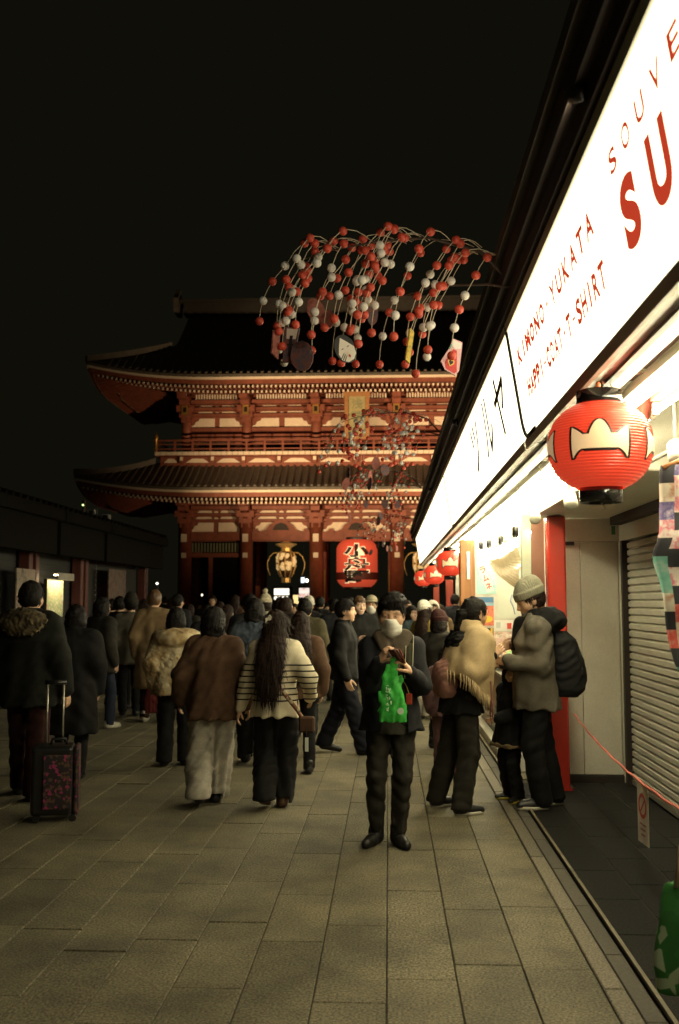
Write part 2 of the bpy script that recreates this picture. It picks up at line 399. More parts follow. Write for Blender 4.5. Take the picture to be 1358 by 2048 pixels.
def bay_panels(u0, u1, z, hs, frog=False):
    """z: big panel bottom; hs: list of strip heights above"""
    w = u1-u0; X = lambda f: u0+w*f
    F = lambda a, b, t: gp(a, -.118+t, b)
    zt = z+.56
    for sg in (0, 1):
        poly = [(.075, z), (.46, z), (.46, zt), (.21, zt), (.185, zt-.16), (.14, zt-.22), (.12, zt-.4), (.075, zt-.46)]
        if sg: poly = [(1-a, b) for a, b in poly][::-1]
        MB().prism([(X(a), b) for a, b in poly], F, .05).build('plaster_panel', M_plast, gate)
    for h, (a0, a1) in zip(hs, ((.155, .435), (.18, .435))):
        for sg in (0, 1):
            poly = [(a0, h), (a1, h), (a1-.02, h+.13), (a0+.05, h+.13)]
            if sg: poly = [(1-a, b) for a, b in poly][::-1]
            MB().prism([(X(a), b) for a, b in poly], F, .05).build('plaster_strip', M_plast, gate)
        MB().prism([(X(.46), h), (X(.54), h), (X(.52), h+.1), (X(.48), h+.1)], F, .05).build('plaster_strip', M_plast, gate)
    if frog:
        c = (u0+u1)/2
        MB().prism([(c-1.25, z-.02), (c+1.25, z-.02), (c+.9, z+.12), (c+.7, z+.4), (c+.35, z+.62), (c, z+.7), (c-.35, z+.62), (c-.7, z+.4), (c-.9, z+.12)], lambda a, b, t: gp(a, .02+t, b), .14).build('frog_leg_strut', M_vermd, gate)
        MB().prism([(c-.5, z+.08), (c+.5, z+.08), (c+.3, z+.42), (c, z+.52), (c-.3, z+.42)], lambda a, b, t: gp(a, .165+t, b), .05).build('strut_carving', M_gold if False else M_brownd, gate)
        for sx in (-1, 1):
            MB().prism([(c+sx*1.3, z-.02), (c+sx*1.75, z-.02), (c+sx*1.6, z+.16), (c+sx*1.42, z+.2)][::sx], lambda a, b, t: gp(a, .02+t, b), .1).build('cloud_carving', M_vermd, gate)
for i in range(5):
    u0, u1 = CX[i], CX[i+1]
    bay_panels(u0, u1, 12.09, (12.93, 13.31))
    bay_panels(u0, u1, 5.77, (6.55, 6.92), frog=i in (1, 2, 3))
    for zc, th, vv in ((12.83, .16, .10), (13.2, .16, .16), (13.6, .24, .3), (11.95, .2, .12)):
        gbox('tie_beam', M_vermd, u0+.3, u1-.3, -.119, vv, zc-th/2, zc+th/2)
    for zc, th, vv in ((6.45, .14, .12), (6.8, .14, .16), (7.2, .22, .3), (5.5, .5, .22)):
        gbox('tie_beam', M_vermd, u0+.38, u1-.38, -.139, vv, zc-th/2, zc+th/2)
    gbox('wall_beam', M_vermd, u0+.3, u1-.3, -.119, .06, 11.3, 11.84)
    rb = MB(); n = int((u1-u0-1.1)/.16)
    for k in range(n):
        x = (u0+u1)/2 + (k-(n-1)/2)*.16; s = 1-abs(k-(n-1)/2)/(n/2)*.35
        rb.boxmm(x-.043, x+.043, -.34, -.303, 13.76, 13.76+.4*s)
    tag(rb.build('ceiling_ribs', M_plast, gate), kind='stuff')
    # wall behind the balcony rail: dark panels painted as the shade in windows and doors, pale plaster beside them
    c = (u0+u1)/2; w = u1-u0
    gbox('dark_window_panel' if i in (0, 4) else 'dark_door_panel', M_dark, c-w*.27, c+w*.27, -.119, -.07, 10.5, 11.16)
    for sx in (-1, 1): gbox('plaster_panel', M_plast, c+sx*w*.36-.2, c+sx*w*.36+.2, -.119, -.07, 10.5, 11.1)
    if i in (0, 4):
        lb = MB()
        for k in range(14): x = c-w*.25+k*w*.5/13; lb.boxmm(x-.03, x+.03, .03, .068, 10.5, 11.16)
        tag(lb.build('window_lattice', mat('green lattice', (.06, .1, .05)), gate), kind='stuff')
    # base of the balcony
    for q in (0, 1):
        a0, a1 = u0+w*q/2, u0+w*(q+1)/2
        MB().prism([(lerp(a0, a1, f), z) for f, z in ((.12, 9.78), (.88, 9.78), (.68, 10.02), (.32, 10.02))], lambda a, b, t: gp(a, 1.201+t, b), .04).build('plaster_panel', M_plast, gate)
        gbox('balcony_strut', M_vermd, a0-.11, a0+.11, 1.201, 1.42, 9.72, 10.14)
        gbox('strut_end', M_plast, a0-.09, a0+.09, 1.421, 1.44, 9.88, 10.1)
for sx in (-1, 1):
    MB().prism([(sx*a, z) for a, z in ((10.5, 9.78), (11.35, 9.78), (11.1, 10.02), (10.75, 10.02))][::sx], lambda a, b, t: gp(a, 1.201+t, b), .04).build('plaster_panel', M_plast, gate)
gbox('balcony_floor', M_vermd, -11.8, 11.8, -8.6, 1.6, 10.14, 10.3)
fe = MB()
for k in range(72): x = -11.8+k*23.6/72; fe.boxmm(x+.012, x+23.6/72-.012, -1.66, -1.605, 10.17, 10.37)
tag(fe.build('floor_edge_boards', M_plast, gate), kind='stuff')
rail = MB()
for z, t in ((10.55, .07), (10.82, .06), (11.05, .1)):
    rail.boxmm(-11.9, 11.9, -1.55-t/2, -1.55+t/2, z-t/2, z+t/2)
    for sx in (-1, 1): rail.boxmm(sx*11.7-t/2, sx*11.7+t/2, -1.48, 8.4, z-t/2, z+t/2)
railing = rail.build('balcony_railing', M_vermd, gate)
for i in range(23):
    x = -11.7+i*23.4/22
    gbox('railing_post', M_vermd, x-.06, x+.06, 1.50, 1.60, 10.37, 11.0, railing)
for sx in (-1, 1):
    MB().lathe([(.09, 0), (.09, .75), (.14, .85), (.1, 1.0), (.02, 1.15)], 10, gp(sx*11.75, 1.56, 10.35)).build('gilt_post_cap', M_gold, railing, True)
# guardian niches: lattice rails and carved figures
for sg in (-1, 1):
    a, b = min(sg*6.95, sg*9.9), max(sg*6.95, sg*9.9)
    lt = MB()
    for k in range(16): x = a+.1+k*(b-a-.2)/15; lt.boxmm(x-.045, x+.045, -.04, .04, 4.55, 5.1)
    tag(lt.build('niche_lattice', mat('pale green lattice', (.16, .17, .1)), gate), kind='stuff')
    gbox('niche_beam', M_vermd, a-.2, b+.2, -.1, .1, 4.25, 4.5); gbox('niche_rail', M_vermd, a-.2, b+.2, -.1, .1, 1.0, 1.2)
    gbox('niche_post', M_vermd, sg*8.7-.12, sg*8.7+.12, -.1, .1, 0, 4.25)
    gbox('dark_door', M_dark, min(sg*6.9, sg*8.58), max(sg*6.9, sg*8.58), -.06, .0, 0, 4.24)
# gold edged doors folded beside the middle bay
for sg in (-1, 1):
    dr = gbox('folded_door', M_vermd, sg*1.93-.07, sg*1.93+.07, -2.2, -.5, .1, 4.6)
    gbox('door_edge', M_gold, sg*1.93-.03, sg*1.93+.03, -.498, -.47, .2, 3.5, dr)

# ------------------------------------------------------------------ things hung on the gate
def giant_lantern():
    c = Vector(at(714, 1127, 59.3)); r, h = 1.22, 1.43
    t = empty('giant_paper_lantern', c, 0, 'giant red paper lantern with black characters in the middle bay of the gate', 'lantern')
    prof = []; n = 60
    for i in range(n+1):
        f = -1+2*i/n; e = abs(f)
        rr = r*(1 if e < .55 else math.sqrt(max(0, 1-((e-.55)/.45)**2*.62)))
        prof.append((rr + (.018 if i % 2 else -.018), f*h))
    m = mat('lit red paper', (.55, .06, .03), .6, emis=(1, .13, .055), es=.32, var=.1)
    MB().lathe(prof, 40).build('paper_body', m, t, True)
    for z, rr in ((-h, .8), (h, .8)): MB().lathe([(rr, z-.1), (rr+.02, z-.08), (rr+.02, z+.08), (rr, z+.1)], 28).build('end_ring', M_black, t)
    MB().lathe([(r+.03, -.98), (r+.035, -.9), (r+.035, -.62), (r+.03, -.54)], 40, closed=False).build('dark_band', mat('dark red band', (.12, .02, .012), .6), t, True)
    mb, mk = MB(), MB()
    def fn(off):
        def g(x, y):
            a = x/(r+off); f = min(1, max(-1, y/h)); e = abs(f); rr = r*(1 if e < .55 else math.sqrt(max(0, 1-((e-.55)/.45)**2*.62)))+off
            return (rr*math.sin(a), -rr*math.cos(a), y)
        return g
    for k, (ch, y) in enumerate((('小', .72), ('舟', -.06), ('町', -.82))):
        put_text(mb, ch, 1.55, .78, lambda a, b, y=y: fn(.075)(a, b+y), .035)
        put_text(mk, ch, 1.66, .88, lambda a, b, y=y: fn(.05)(a, b+y), .07)
    mb.build('black_characters', M_black, t); mk.build('character_outline', mat('lit gold outline', (.8, .6, .3), .5, emis=(1, .78, .45), es=.9), t)
    MB().tube([(0, 0, h), (0, 0, h+.9)], .06).build('hanger', M_black, t)
giant_lantern()
def copper_lantern(x, label, big=False):
    c = Vector(at(x, 1130, 59.3)); t = empty('copper_lantern', c, 0, label, 'lantern', 'copper lanterns hanging in the gate')
    m = mat('lit copper', (.75, .5, .16), .4, metal=.5, emis=(1, .6, .2), es=.05, var=.3, vs=4)
    prof = [(.3, -.72), (.42, -.5), (.55, 0), (.56, .3), (.45, .68), (.3, .8)]
    MB().lathe(prof, 8).build('lantern_frame_body', mat('dark copper', (.12, .06, .02), .5, metal=.5), t)
    fr = MB()
    for k in range(8):
        a = 2*math.pi*k/8; fr.tube([(r_*1.04*math.cos(a), r_*1.04*math.sin(a), z) for r_, z in prof], .045, 5)
    fr.build('frame_ribs', m, t, True)
    gl = MB(); rnd = random.Random(3)
    for k in range(8):
        for q in range(7):
            a = 2*math.pi*(k+.5)/8 + rnd.uniform(-.26, .26); z = rnd.uniform(-.25, .6); r_ = np.interp(z, [-.72, -.5, 0, .3, .68, .8], [.3, .42, .55, .56, .45, .3])*.93
            gl.sphere((r_*math.cos(a), r_*math.sin(a), z), .13, 8, 6)
    gl.build('openwork_flowers', mat('glowing openwork', (.8, .62, .3), .6, emis=(1, .66, .28), es=.5), t, True)
    MB().lathe([(.28, .8), (.3, .82), (.3, 1.02), (.28, 1.04)], 8).build('neck', m, t)
    MB().lathe([(.34, 1.05), (.62, 1.2), (.66, 1.26), (.4, 1.3), (.12, 1.42)], 8).build('canopy', m, t)
    MB().lathe([(.27, -1.05), (.28, -1.03), (.28, -.78), (.26, -.76)], 8).build('base', m, t)
    for sg in (-1, 1):
        MB().tube([(sg*.45, 0, .75), (sg*.75, 0, .72), (sg*.98, 0, .5), (sg*1.12, 0, .15), (sg*1.1, 0, -.2), (sg*.95, 0, -.62)], .03, 6).build('curved_arm', m, t, True)
    MB().tube([(0, 0, 1.4), (0, 0, 2.1)], .05).build('hanger', M_black, t)
copper_lantern(572, 'golden copper lantern with curved arms glowing in the left open bay of the gate')
copper_lantern(846, 'golden copper lantern half hidden behind the shop lanterns in the right bay of the gate')
def plaque():
    c = Vector(at(714, 832, 57.3)); t = empty('temple_plaque', c, 0, 'gilt framed plaque with faint characters hung under the upper eave', 'plaque'); t.rotation_euler = (R(12), 0, 0)
    MB().boxmm(-.5, .5, -.06, .06, -1.15, 1.15).build('board', mat('old gold board', (.26, .23, .10), .5, metal=.2, var=.3), t)
    for a in ((-.72, -.505, -1.35, 1.35), (.505, .72, -1.35, 1.35)): MB().boxmm(a[0], a[1], -.16, .1, a[2], a[3]).build('frame_side', mat('aged gilt frame', (.26, .12, .035), .5, metal=.3, var=.3), t)
    for a in ((-.78, .78, 1.155, 1.42), (-.7, .7, -1.38, -1.155)): MB().boxmm(a[0], a[1], -.18, .12, a[2], a[3]).build('frame_end', mat('aged gilt frame', (.26, .12, .035), .5, metal=.3, var=.3), t)
    mb = MB()
    for ch, z in (('浅', .72), ('草', 0), ('寺', -.72)): put_text(mb, ch, .66, .6, lambda a, b, z=z: (a, -.063, b+z), .02)
    mb.build('characters', mat('green lettering', (.16, .17, .08)), t)
plaque()
# ------------------------------------------------------------------ paving of the street
pave = tag(bx('pavement', M_joint, None, -6.2, .905, 1.2, 58, -.3, -.010), kind='structure')
def stone_mesh(name, m, lx, ly, h=.03, c=.006):
    v = []
    for z, i in ((-h, 0), (-c, 0), (0, c)):
        v += [(-lx/2+i, -ly/2+i, z), (lx/2-i, -ly/2+i, z), (lx/2-i, ly/2-i, z), (-lx/2+i, ly/2-i, z)]
    f = [(8, 9, 10, 11)]
    for a in (0, 4):
        for k in range(4): f.append((a+k, a+(k+1) % 4, a+4+(k+1) % 4, a+4+k))
    me = bpy.data.meshes.new(name); me.from_pydata(v, [], f); me.materials.append(m); return me
SM = stone_mesh('paving_stone', M_stone, 1, 1, .03, .006)
SMS = [stone_mesh('paving_stone', M_stone, .3, .9, .03, .0035)]
rnd = random.Random(11); stones = []
edges = [.905-.307*k for k in range(24)]
for i in range(23):
    y = 1.6 + rnd.uniform(0, .9)
    while y < 34:
        ly = rnd.uniform(.74, 1.02) if rnd.random() < .8 else rnd.uniform(1.1, 1.35)
        stones.append(((edges[i]+edges[i+1])/2, y+ly/2, ly)); y += ly
def proj(p):
    q = np.array(p)-np.array([0, 0, EYE]); w = q@CF; return 679+FPX*(q@CR)/w, 1024-FPX*(q@CU)/w
vis = []
for s in stones:
    a = proj((s[0], max(2.0, s[1]), 0)); vis.append(-80 < a[0] < 1400 and a[1] < 2120)
order = sorted([i for i in range(len(stones)) if vis[i]], key=lambda i: stones[i][1]+abs(stones[i][0])*.3)
near = set(order[:300]); rest = MB()
for i, (x, y, ly) in enumerate(stones):
    z = rnd.uniform(-.0025, .0025); tx, ty = rnd.uniform(-.004, .004), rnd.uniform(-.0022, .0022)
    if i in near:
        o = link('paving_stone', SMS[0], pave, (x, y, z), (ty, tx, rnd.uniform(-.002, .002))); o.scale = ((.307-.0058)/.3, (ly-.006)/.9, 1)
    else: rest.boxmm(x-.149, x+.149, y-ly/2+.004, y+ly/2-.004, -.03, z)
tag(rest.build('farther_paving_stones', M_stone, pave), kind='stuff')
tag(bx('far_forecourt', M_stone, None, -30, 30, 34, 120, -.2, .001), kind='structure')
kerb = tag(bx('kerb', M_joint, None, .9055, 1.128, 1.2, 30, -.3, -.012), kind='structure')
km = stone_mesh('kerb_stone', M_curb, .09, 1.1, .03, .006); gm = stone_mesh('gutter_slab', M_gut, .084, .75, .03, .004)
y = 1.7
while y < 30: link('kerb_stone', km, kerb, (.957, y, rnd.uniform(-.002, .002))); y += 1.108
y = 1.5
while y < 30: link('gutter_slab', gm, kerb, (1.052, y, -.006+rnd.uniform(-.002, .001))); y += .757
MB().boxmm(1.105, 1.124, 1.2, 30, -.011, .012).build('metal_edging', mat('worn brass edging', (.15, .125, .075), .6, metal=.0, var=.4, vs=12), kerb)
floor = tag(bx('shop_floor', M_dark, None, 1.1285, 6, -1, 30, -.3, -.016), kind='structure')
fm = stone_mesh('floor_tile', M_asph, .262, .59, .02, .004)
for i in range(4):
    for j in range(11): link('floor_tile', fm, floor, (1.266+i*.267, 3.1+j*.597+.3*(i % 2), -.006+rnd.uniform(-.0015, .0015)))
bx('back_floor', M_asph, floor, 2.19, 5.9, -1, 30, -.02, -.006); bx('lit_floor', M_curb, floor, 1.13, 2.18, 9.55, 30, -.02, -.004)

# ------------------------------------------------------------------ right hand row of shops
def shop_shell(label, y0, y1, name='market_shop'):
    t = empty(name, (0, 0, 0), 0, label, 'shop')
    EV = [(.62, 3.66), (1.2, 3.93), (2.2, 4.45), (3.4, 5.25)]
    mb = MB()
    v = [(x, y, z) for x, z in EV for y in (y0, y1)] + [(x, y, z-.08) for x, z in EV for y in (y0, y1)]
    n = len(EV)
    f = [(2*i, 2*i+2, 2*i+3, 2*i+1) for i in range(n-1)] + [(2*n+2*i, 2*n+2*i+1, 2*n+2*i+3, 2*n+2*i+2) for i in range(n-1)]
    f += [(0, 1, 2*n+1, 2*n)] + [(2*i+k, 2*n+2*i+k, 2*n+2*i+2+k, 2*i+2+k) if k else (2*i, 2*i+2, 2*n+2*i+2, 2*n+2*i) for i in range(n-1) for k in (0, 1)]
    mb.add(v, f); roof = mb.build('roof', M_tile, t)
    ribs = MB(); y = y0+.14
    while y < y1:
        ribs.tube([(x+.06, y, z+.045) for x, z in EV], .05, 6); y += .27
    tag(ribs.build('roof_tiles', M_tile, roof), kind='stuff')
    MB().boxmm(.66, .70, y0, y1, 3.46, 3.58).build('eave_fascia', M_brownd, t)
    MB().boxmm(.701, .76, y0, y1, 3.36, 3.5).build('eave_beam', M_brownd, t)
    v = [(.70, y0, 3.5), (.70, y1, 3.5), (2.2, y1, 3.5), (2.2, y0, 3.5)]
    MB().boxmm(.762, 2.2, y0, y1, 3.48, 3.53).build('eave_soffit', M_brownd, t)
    MB().boxmm(1.0, 2.6, y0, y1, 2.98, 3.02).build('canopy_soffit', M_maroon, t)
    MB().boxmm(3.2, 3.3, y0, y1, 0, 5.1).build('back_wall', M_cream, t)
    MB().boxmm(1.56, 3.2, y1-.05, y1-.004, 2.98, 4.0).build('gable_infill', M_brownd, t)
    return t
shopZ = shop_shell('market shop before the closed souvenir shop, behind the viewer', -9.2, -2.01)
shopA = shop_shell('closed souvenir shop with a lowered beige shutter and red corner pillar', -2.0, 9.5)
shopB = shop_shell('open shop with a glaring white interior and wooden post beyond the red pillar', 9.51, 15.8)
shopC = shop_shell('market shop beyond the wooden post with two red lanterns at its eave', 15.81, 22.5)
shopD = shop_shell('last market shop of the row nearest to the temple gate', 22.51, 29.0)
# closed shop
sh = MB().boxmm(2.2, 2.24, .4, 9.2, .05, 2.19).build('shutter', M_beige, shopA)
sm = MB(); sm.add([(0, -4.4, 0), (0, 4.4, 0), (-.022, 4.4, .012), (-.022, -4.4, .012), (-.022, 4.4, .05), (-.022, -4.4, .05), (0, 4.4, .064), (0, -4.4, .064)], [(0, 1, 2, 3), (3, 2, 4, 5), (5, 4, 6, 7)])
sm = sm.mesh('slat', M_slat)
for k in range(32): link('slat', sm, sh, (2.198, 4.8, .06+k*.0665))
bx('shutter_foot', M_metal, sh, 2.17, 2.199, .4, 9.2, .02, .058)
for a, b, m in ((9.2, 9.27, M_brownd), (9.271, 9.31, M_beige), (9.311, 9.43, M_beige)): bx('shutter_guide', m, shopA, 2.13 if m is M_brownd else 2.15, 2.26, a, b, 0, 2.2)
bx('shutter_housing', M_beige, shopA, 2.16, 2.5, .0, 9.43, 2.205, 2.975)
for a, b in ((1.60, 1.795), (1.80, 2.148)): bevel(bx('partition_panel', M_beige, shopA, a, b, 9.44, 9.48, .06, 2.2), .004)
bx('partition_foot', M_brownd, shopA, 1.6, 2.2, 9.40, 9.5, -.006, .055)
bevel(bx('partition_header', M_beige, shopA, 1.6, 2.155, 9.43, 9.49, 2.206, 2.42), .003)
bevel(bx('bulkhead', M_beige, shopA, 1.33, 2.155, 6.0, 9.428, 2.424, 2.975), .004)
bx('shutter_track', M_brownd, shopA, 2.05, 2.15, 6.6, 9.3, 2.35, 2.422)
bx('dark_bracket', M_black, shopA, 1.64, 1.74, 9.41, 9.438, 2.17, 2.203)
bx('green_tape', mat('green tape', (.05, .22, .07), .5), shopA, 2.09, 2.125, 9.42, 9.428, 2.27, 2.35)
pl = bevel(bx('red_pillar', M_red, shopA, 1.425, 1.59, 9.0, 9.17, -.006, 2.415), .02, 3)
MB().boxmm(1.41, 1.605, 8.985, 9.185, -.006, .02).build('pillar_base', M_red, shopA)
for x in (1.08, 1.165): MB().boxmm(x-.008, x+.008, -2, 9.4, 2.74, 2.765).build('ceiling_rail', M_metal, shopA)
rb = MB(); rb.sweep([(1.75, 4.85, 2.93), (1.55, 4.85, 2.88), (1.4, 4.85, 2.80), (1.29, 4.85, 2.69), (1.23, 4.85, 2.58), (1.19, 4.85, 2.44)], .085, .09, up=(0, 1, 0)); rb.build('red_bracket', mat('salmon painted bracket', (.33, .07, .045), .5), shopA, True)
for yy in (7.6,):
    rb = MB(); rb.sweep([(1.62, yy, 2.98), (1.5, yy, 2.92), (1.34, yy, 2.82), (1.3, yy, 2.7)], .09, .1, up=(0, 1, 0)); rb.build('red_bracket', mat('salmon painted bracket', (.33, .07, .045), .5), shopA, True)
tag(bx('street_lamp_rail', M_black, None, .955, .985, -1, 28, 2.60, 2.635), 'black cable rail running under the lit signs along the shops', 'cable rail')
# open shop
bx('brown_board', mat('brown board', (.2, .09, .055), .6), shopB, 1.37, 1.49, 9.6, 9.64, .0, 2.6)
bevel(bx('pale_post', mat('pale green post', (.42, .44, .33), .5), shopB, 1.315, 1.41, 9.9, 10.0, .0, 2.5), .004)
bevel(bx('wooden_post', M_wood, shopB, .99, 1.155, 13.85, 14.05, -.006, 2.5), .01)
bx('post_strip', M_wood, shopB, 1.156, 1.20, 13.9, 14.0, -.006, 2.5)
bx('paper_strip', M_white, shopB, 1.085, 1.125, 13.835, 13.848, 1.95, 2.33)
bx('poster_wall', mat('poster wall board', (.6, .58, .5), .7), shopB, 1.205, 2.6, 14.0, 14.06, .3, 2.9)
bx('inner_wall', M_white, shopB, 2.7, 2.75, 9.6, 14.0, 0, 2.97)
bx('white_ceiling', mat('shop ceiling board', (.3, .29, .24), .7), shopB, 1.32, 2.7, 9.65, 14.0, 2.9, 2.95)
bx('near_partition', M_white, shopB, 1.6, 2.7, 9.55, 9.59, 0, 2.9)
bx('far_wall', M_cream, shopC, 1.5, 2.6, 22.3, 22.4, 0, 2.9); bx('inner_wall', M_cream, shopC, 2.6, 2.65, 15.9, 22.3, 0, 2.97); bx('inner_wall', M_cream, shopD, 2.6, 2.65, 22.6, 28.9, 0, 2.97)
for yy, s_ in ((15.9, shopC), (22.6, shopD), (28.8, shopD)): bevel(bx('red_pillar', M_verm, s_, 1.3, 1.46, yy, yy+.16, -.004, 2.9), .01)

# lit sign boxes under the eave
SB, ST = np.array([.86, 0, 2.60]), np.array([.75, 0, 3.32]); SH = float(np.linalg.norm(ST-SB)); SU = (ST-SB)/SH; SN = np.array([-SU[2], 0, SU[0]])
def face(y, h, off=0.0): p = SB + SU*h + SN*off; return (p[0], y, p[2])
M_sign = mat('lit white acrylic', (.8, .78, .7), .3, var=0, emis=LC, es=2.9)
M_signred = mat('red sign vinyl', (.6, .03, .015), .5, var=0, emis=(1, .09, .035), es=.5)
M_signblk = mat('black sign vinyl', (.015, .012, .01), .5, var=0)
M_signbrn = mat('brown sign vinyl', (.12, .05, .03), .5, var=0, emis=(1, .6, .4), es=.25)
def sign(y0, y1, label, dark_trim):
    t = empty('shop_sign', (0, 0, 0), 0, label, 'shop sign', 'lit signs along the shop row'); r = .13; b = .028
    poly = []
    for (cy, cs) in ((y1-r-.02, 1), (y0+r+.02, -1)):
        a0 = range(0, 7) if cs == 1 else range(6, -1, -1)
        for k in a0:
            a = math.pi/2*k/6; poly.append((cy+cs*r*math.cos(a), b+r-r*math.sin(a)))
    poly += [(y0+.02, SH-.03), (y1-.02, SH-.03)]
    mb = MB(); mb.prism(poly, lambda a, h, d: face(a, h, d), .02); mb.build('lit_panel', M_sign, t)
    bk = MB(); v = [face(y, h, o) for o in (-.22, -.002) for y, h in ((y0+.012, 0), (y1-.012, 0), (y1-.012, SH), (y0+.012, SH))]
    bk.add(v, [(0, 1, 2, 3), (4, 7, 6, 5), (0, 4, 5, 1), (1, 5, 6, 2), (2, 6, 7, 3), (3, 7, 4, 0)]); bk.build('box_body', mat('grey sign box', (.2, .19, .15), .5), t)
    for h0, h1, o in ((SH-.028, SH+.02, .03), (-.03, .024, .026)):
        f = MB(); f.prism([(y0+.01, h0), (y1-.01, h0), (y1-.01, h1), (y0+.01, h1)], lambda a, h, d: face(a, h, d), o); f.build('edge_rail', M_cream, t)
    tr = MB(); pts = [face(y1-.016, SH, .024)] + [face(y, h, .024) for y, h in poly[:7]] + [face(y1-r-.3, b, .024)]
    tr.tube(pts, .013 if dark_trim else .006, 6); tr.build('corner_trim', M_black if dark_trim else M_brownd, t, True)
    for yy in np.arange(y0+1.1, y1, 2.2): MB().boxmm(.855, 1.16, yy-.012, yy+.012, 2.655, 2.68).build('hanger_rod', M_metal, t)
    return t
sg1 = sign(1.55, 6.03, 'big white lit sign reading KIMONO YUKATA in red over the closed shop', True)
sg2 = sign(6.06, 13.08, 'white lit sign with three black katakana strokes, beyond the KIMONO sign', False)
sg3 = sign(13.11, 19.75, 'white lit sign with small columns of dark writing, third along the shop row', False)
sg4 = sign(19.78, 26.5, 'white lit sign farthest away at the gate end of the shop row', False)
def letters(t, name, m, s, ycs, h, w, hh, bold=0.0, off=.021, jit=0):
    for ch, yc in zip(s, ycs):
        if ch == ' ': continue
        mb = MB()
        w_ = w*(1.12 if yc > 5 else 1); wd = w_*{'I': .30, '・': .34, '-': .5, 'M': 1.15}.get(ch, 1); h2 = hh*{'・': .24, '-': .13}.get(ch, 1)
        put_text(mb, ch, wd, h2, lambda a, b: face(yc-a, h+b, off), bold+(.02 if yc > 4.9 and len(s) > 10 else 0)); mb.build(name, m, t)
letters(sg1, 'letter', M_signred, 'KIMONO・YUKATA', list(np.linspace(5.72, 3.72, 13)), .66*SH, .125, .1, .034)
letters(sg1, 'letter', M_signred, 'HAPPI-COAT・T-SHIRT', list(np.linspace(5.58, 3.66, 18)), .36*SH, .098, .105, .034)
letters(sg1, 'letter', M_signred, 'SOUVENIR', [3.27-.18*k for k in range(8)], .735*SH, .095, .08, .02)
letters(sg1, 'letter', M_signred, 'SU', [3.18, 2.83], .44*SH, .2, .235, .05)
letters(sg2, 'letter', M_signblk, 'ツルヤ', [8.75, 7.72, 6.85], .56*SH, .54, .44, .014)
rnd = random.Random(5)
for t, y0, n, m in ((sg2, 9.9, 9, M_signbrn), (sg2, 10.2, 7, M_signbrn), (sg3, 14.4, 7, M_signblk), (sg3, 17.6, 3, M_signblk), (sg4, 21.5, 5, M_signblk)):
    mb = MB()
    for k in range(n):
        y = y0+k*.3; h0 = .3*SH if m is M_signbrn and n == 7 else .42*SH
        for q in range(3 if n != 7 else 4):
            for st in range(4):
                a, b = rnd.uniform(-.07, .07), rnd.uniform(-.05, .05); l = rnd.uniform(.03, .07); hv = rnd.random() < .5
                yy, hh = y+a, h0+q*.13+b; dy, dh = (l, .007) if hv else (.009, l)
                mb.add([face(yy-dy, hh-dh*.5, .0215+.0002*st), face(yy+dy, hh-dh*.5, .0215+.0002*st), face(yy+dy, hh+dh*.5, .0215+.0002*st), face(yy-dy, hh+dh*.5, .0215+.0002*st)], [(0, 3, 2, 1)])
    tag(mb.build('small_writing', m, t), kind='stuff')

# fluorescent tubes in two rows under the canopy
M_tube = mat('lit tube', (.9, .9, .85), .3, var=0, emis=(1, .91, .60), es=68)
def tube_light(x, z):
    t = empty('tube_light', (x, 0, z)); 
    MB().tube([(0, -.58, 0), (0, .58, 0)], .0165, 10).build('lit_tube', M_tube, t, True)
    MB().boxmm(-.022, .022, -.605, .605, .045, .085).build('housing', M_metal, t)
    for s in (-1, 1): MB().boxmm(-.014, .014, s*.59-.012, s*.59+.012, -.02, .036).build('tube_holder', M_cream, t)
    return t
for row, (x, z, wd) in enumerate(((1.135, 2.55, 'outer'), (1.275, 2.55, 'inner'))):
    base = tube_light(x, z)
    for k in range(21):
        o = base if k == 0 else copy_tree(base)
        o.location = (x, 2.9+k*1.26, z+.004*math.sin(k*2.1))
        ORD = 'first second third fourth fifth sixth seventh eighth ninth tenth eleventh twelfth thirteenth fourteenth fifteenth sixteenth seventeenth eighteenth nineteenth twentieth last'.split()
        tag(o, f'bright fluorescent tube, {ORD[k]} from the viewer in the {wd} row under the canopy', 'tube light', 'fluorescent tubes under the canopy')
tag(bx('tube_backing_rail', M_cream, None, 1.175, 1.235, .5, 28.8, 2.645, 2.70), 'long cream mounting rail carrying both rows of tube lights', 'mounting rail')
# clamp lamps and bulbs
def clamp_lamp(p, label, tilt, az=0):
    t = empty('spot_lamp', p, az, label, 'lamp', 'clamp lamps under the canopy')
    MB().tube([(0, 0, .0), (0, 0, .22)], .011, 8).build('stem', M_cream, t, True)
    h = MB().lathe([(.044, 0), (.046, .004), (.048, .07), (.05, .072), (.05, .09), (.042, .1), (.015, .102)], 20).build('lamp_head', M_cream, t, True, (0, 0, -.02), (R(180-tilt), 0, 0))
    MB().lathe([(.0, 0), (.04, .002), (.04, .006), (0, .007)], 20, closed=False).build('lens', mat('lamp lens', (.8, .75, .6), .3, var=0, emis=LC, es=1.5), h, True, (0, 0, -.006))
clamp_lamp(tuple(at(1139, 985, 6.9)), 'round cream spot lamp just below the big near lantern', 35)
clamp_lamp(tuple(at(1068, 1022, 8.4)), 'round cream spot lamp left of the red pillar top', 50)
clamp_lamp(tuple(at(1352, 880, 4.9)), 'cream lamp socket at the far right above the patchwork garment', 30)
M_bulb = mat('lit bulb', (1, .95, .8), .3, var=0, emis=(1, .9, .6), es=34)
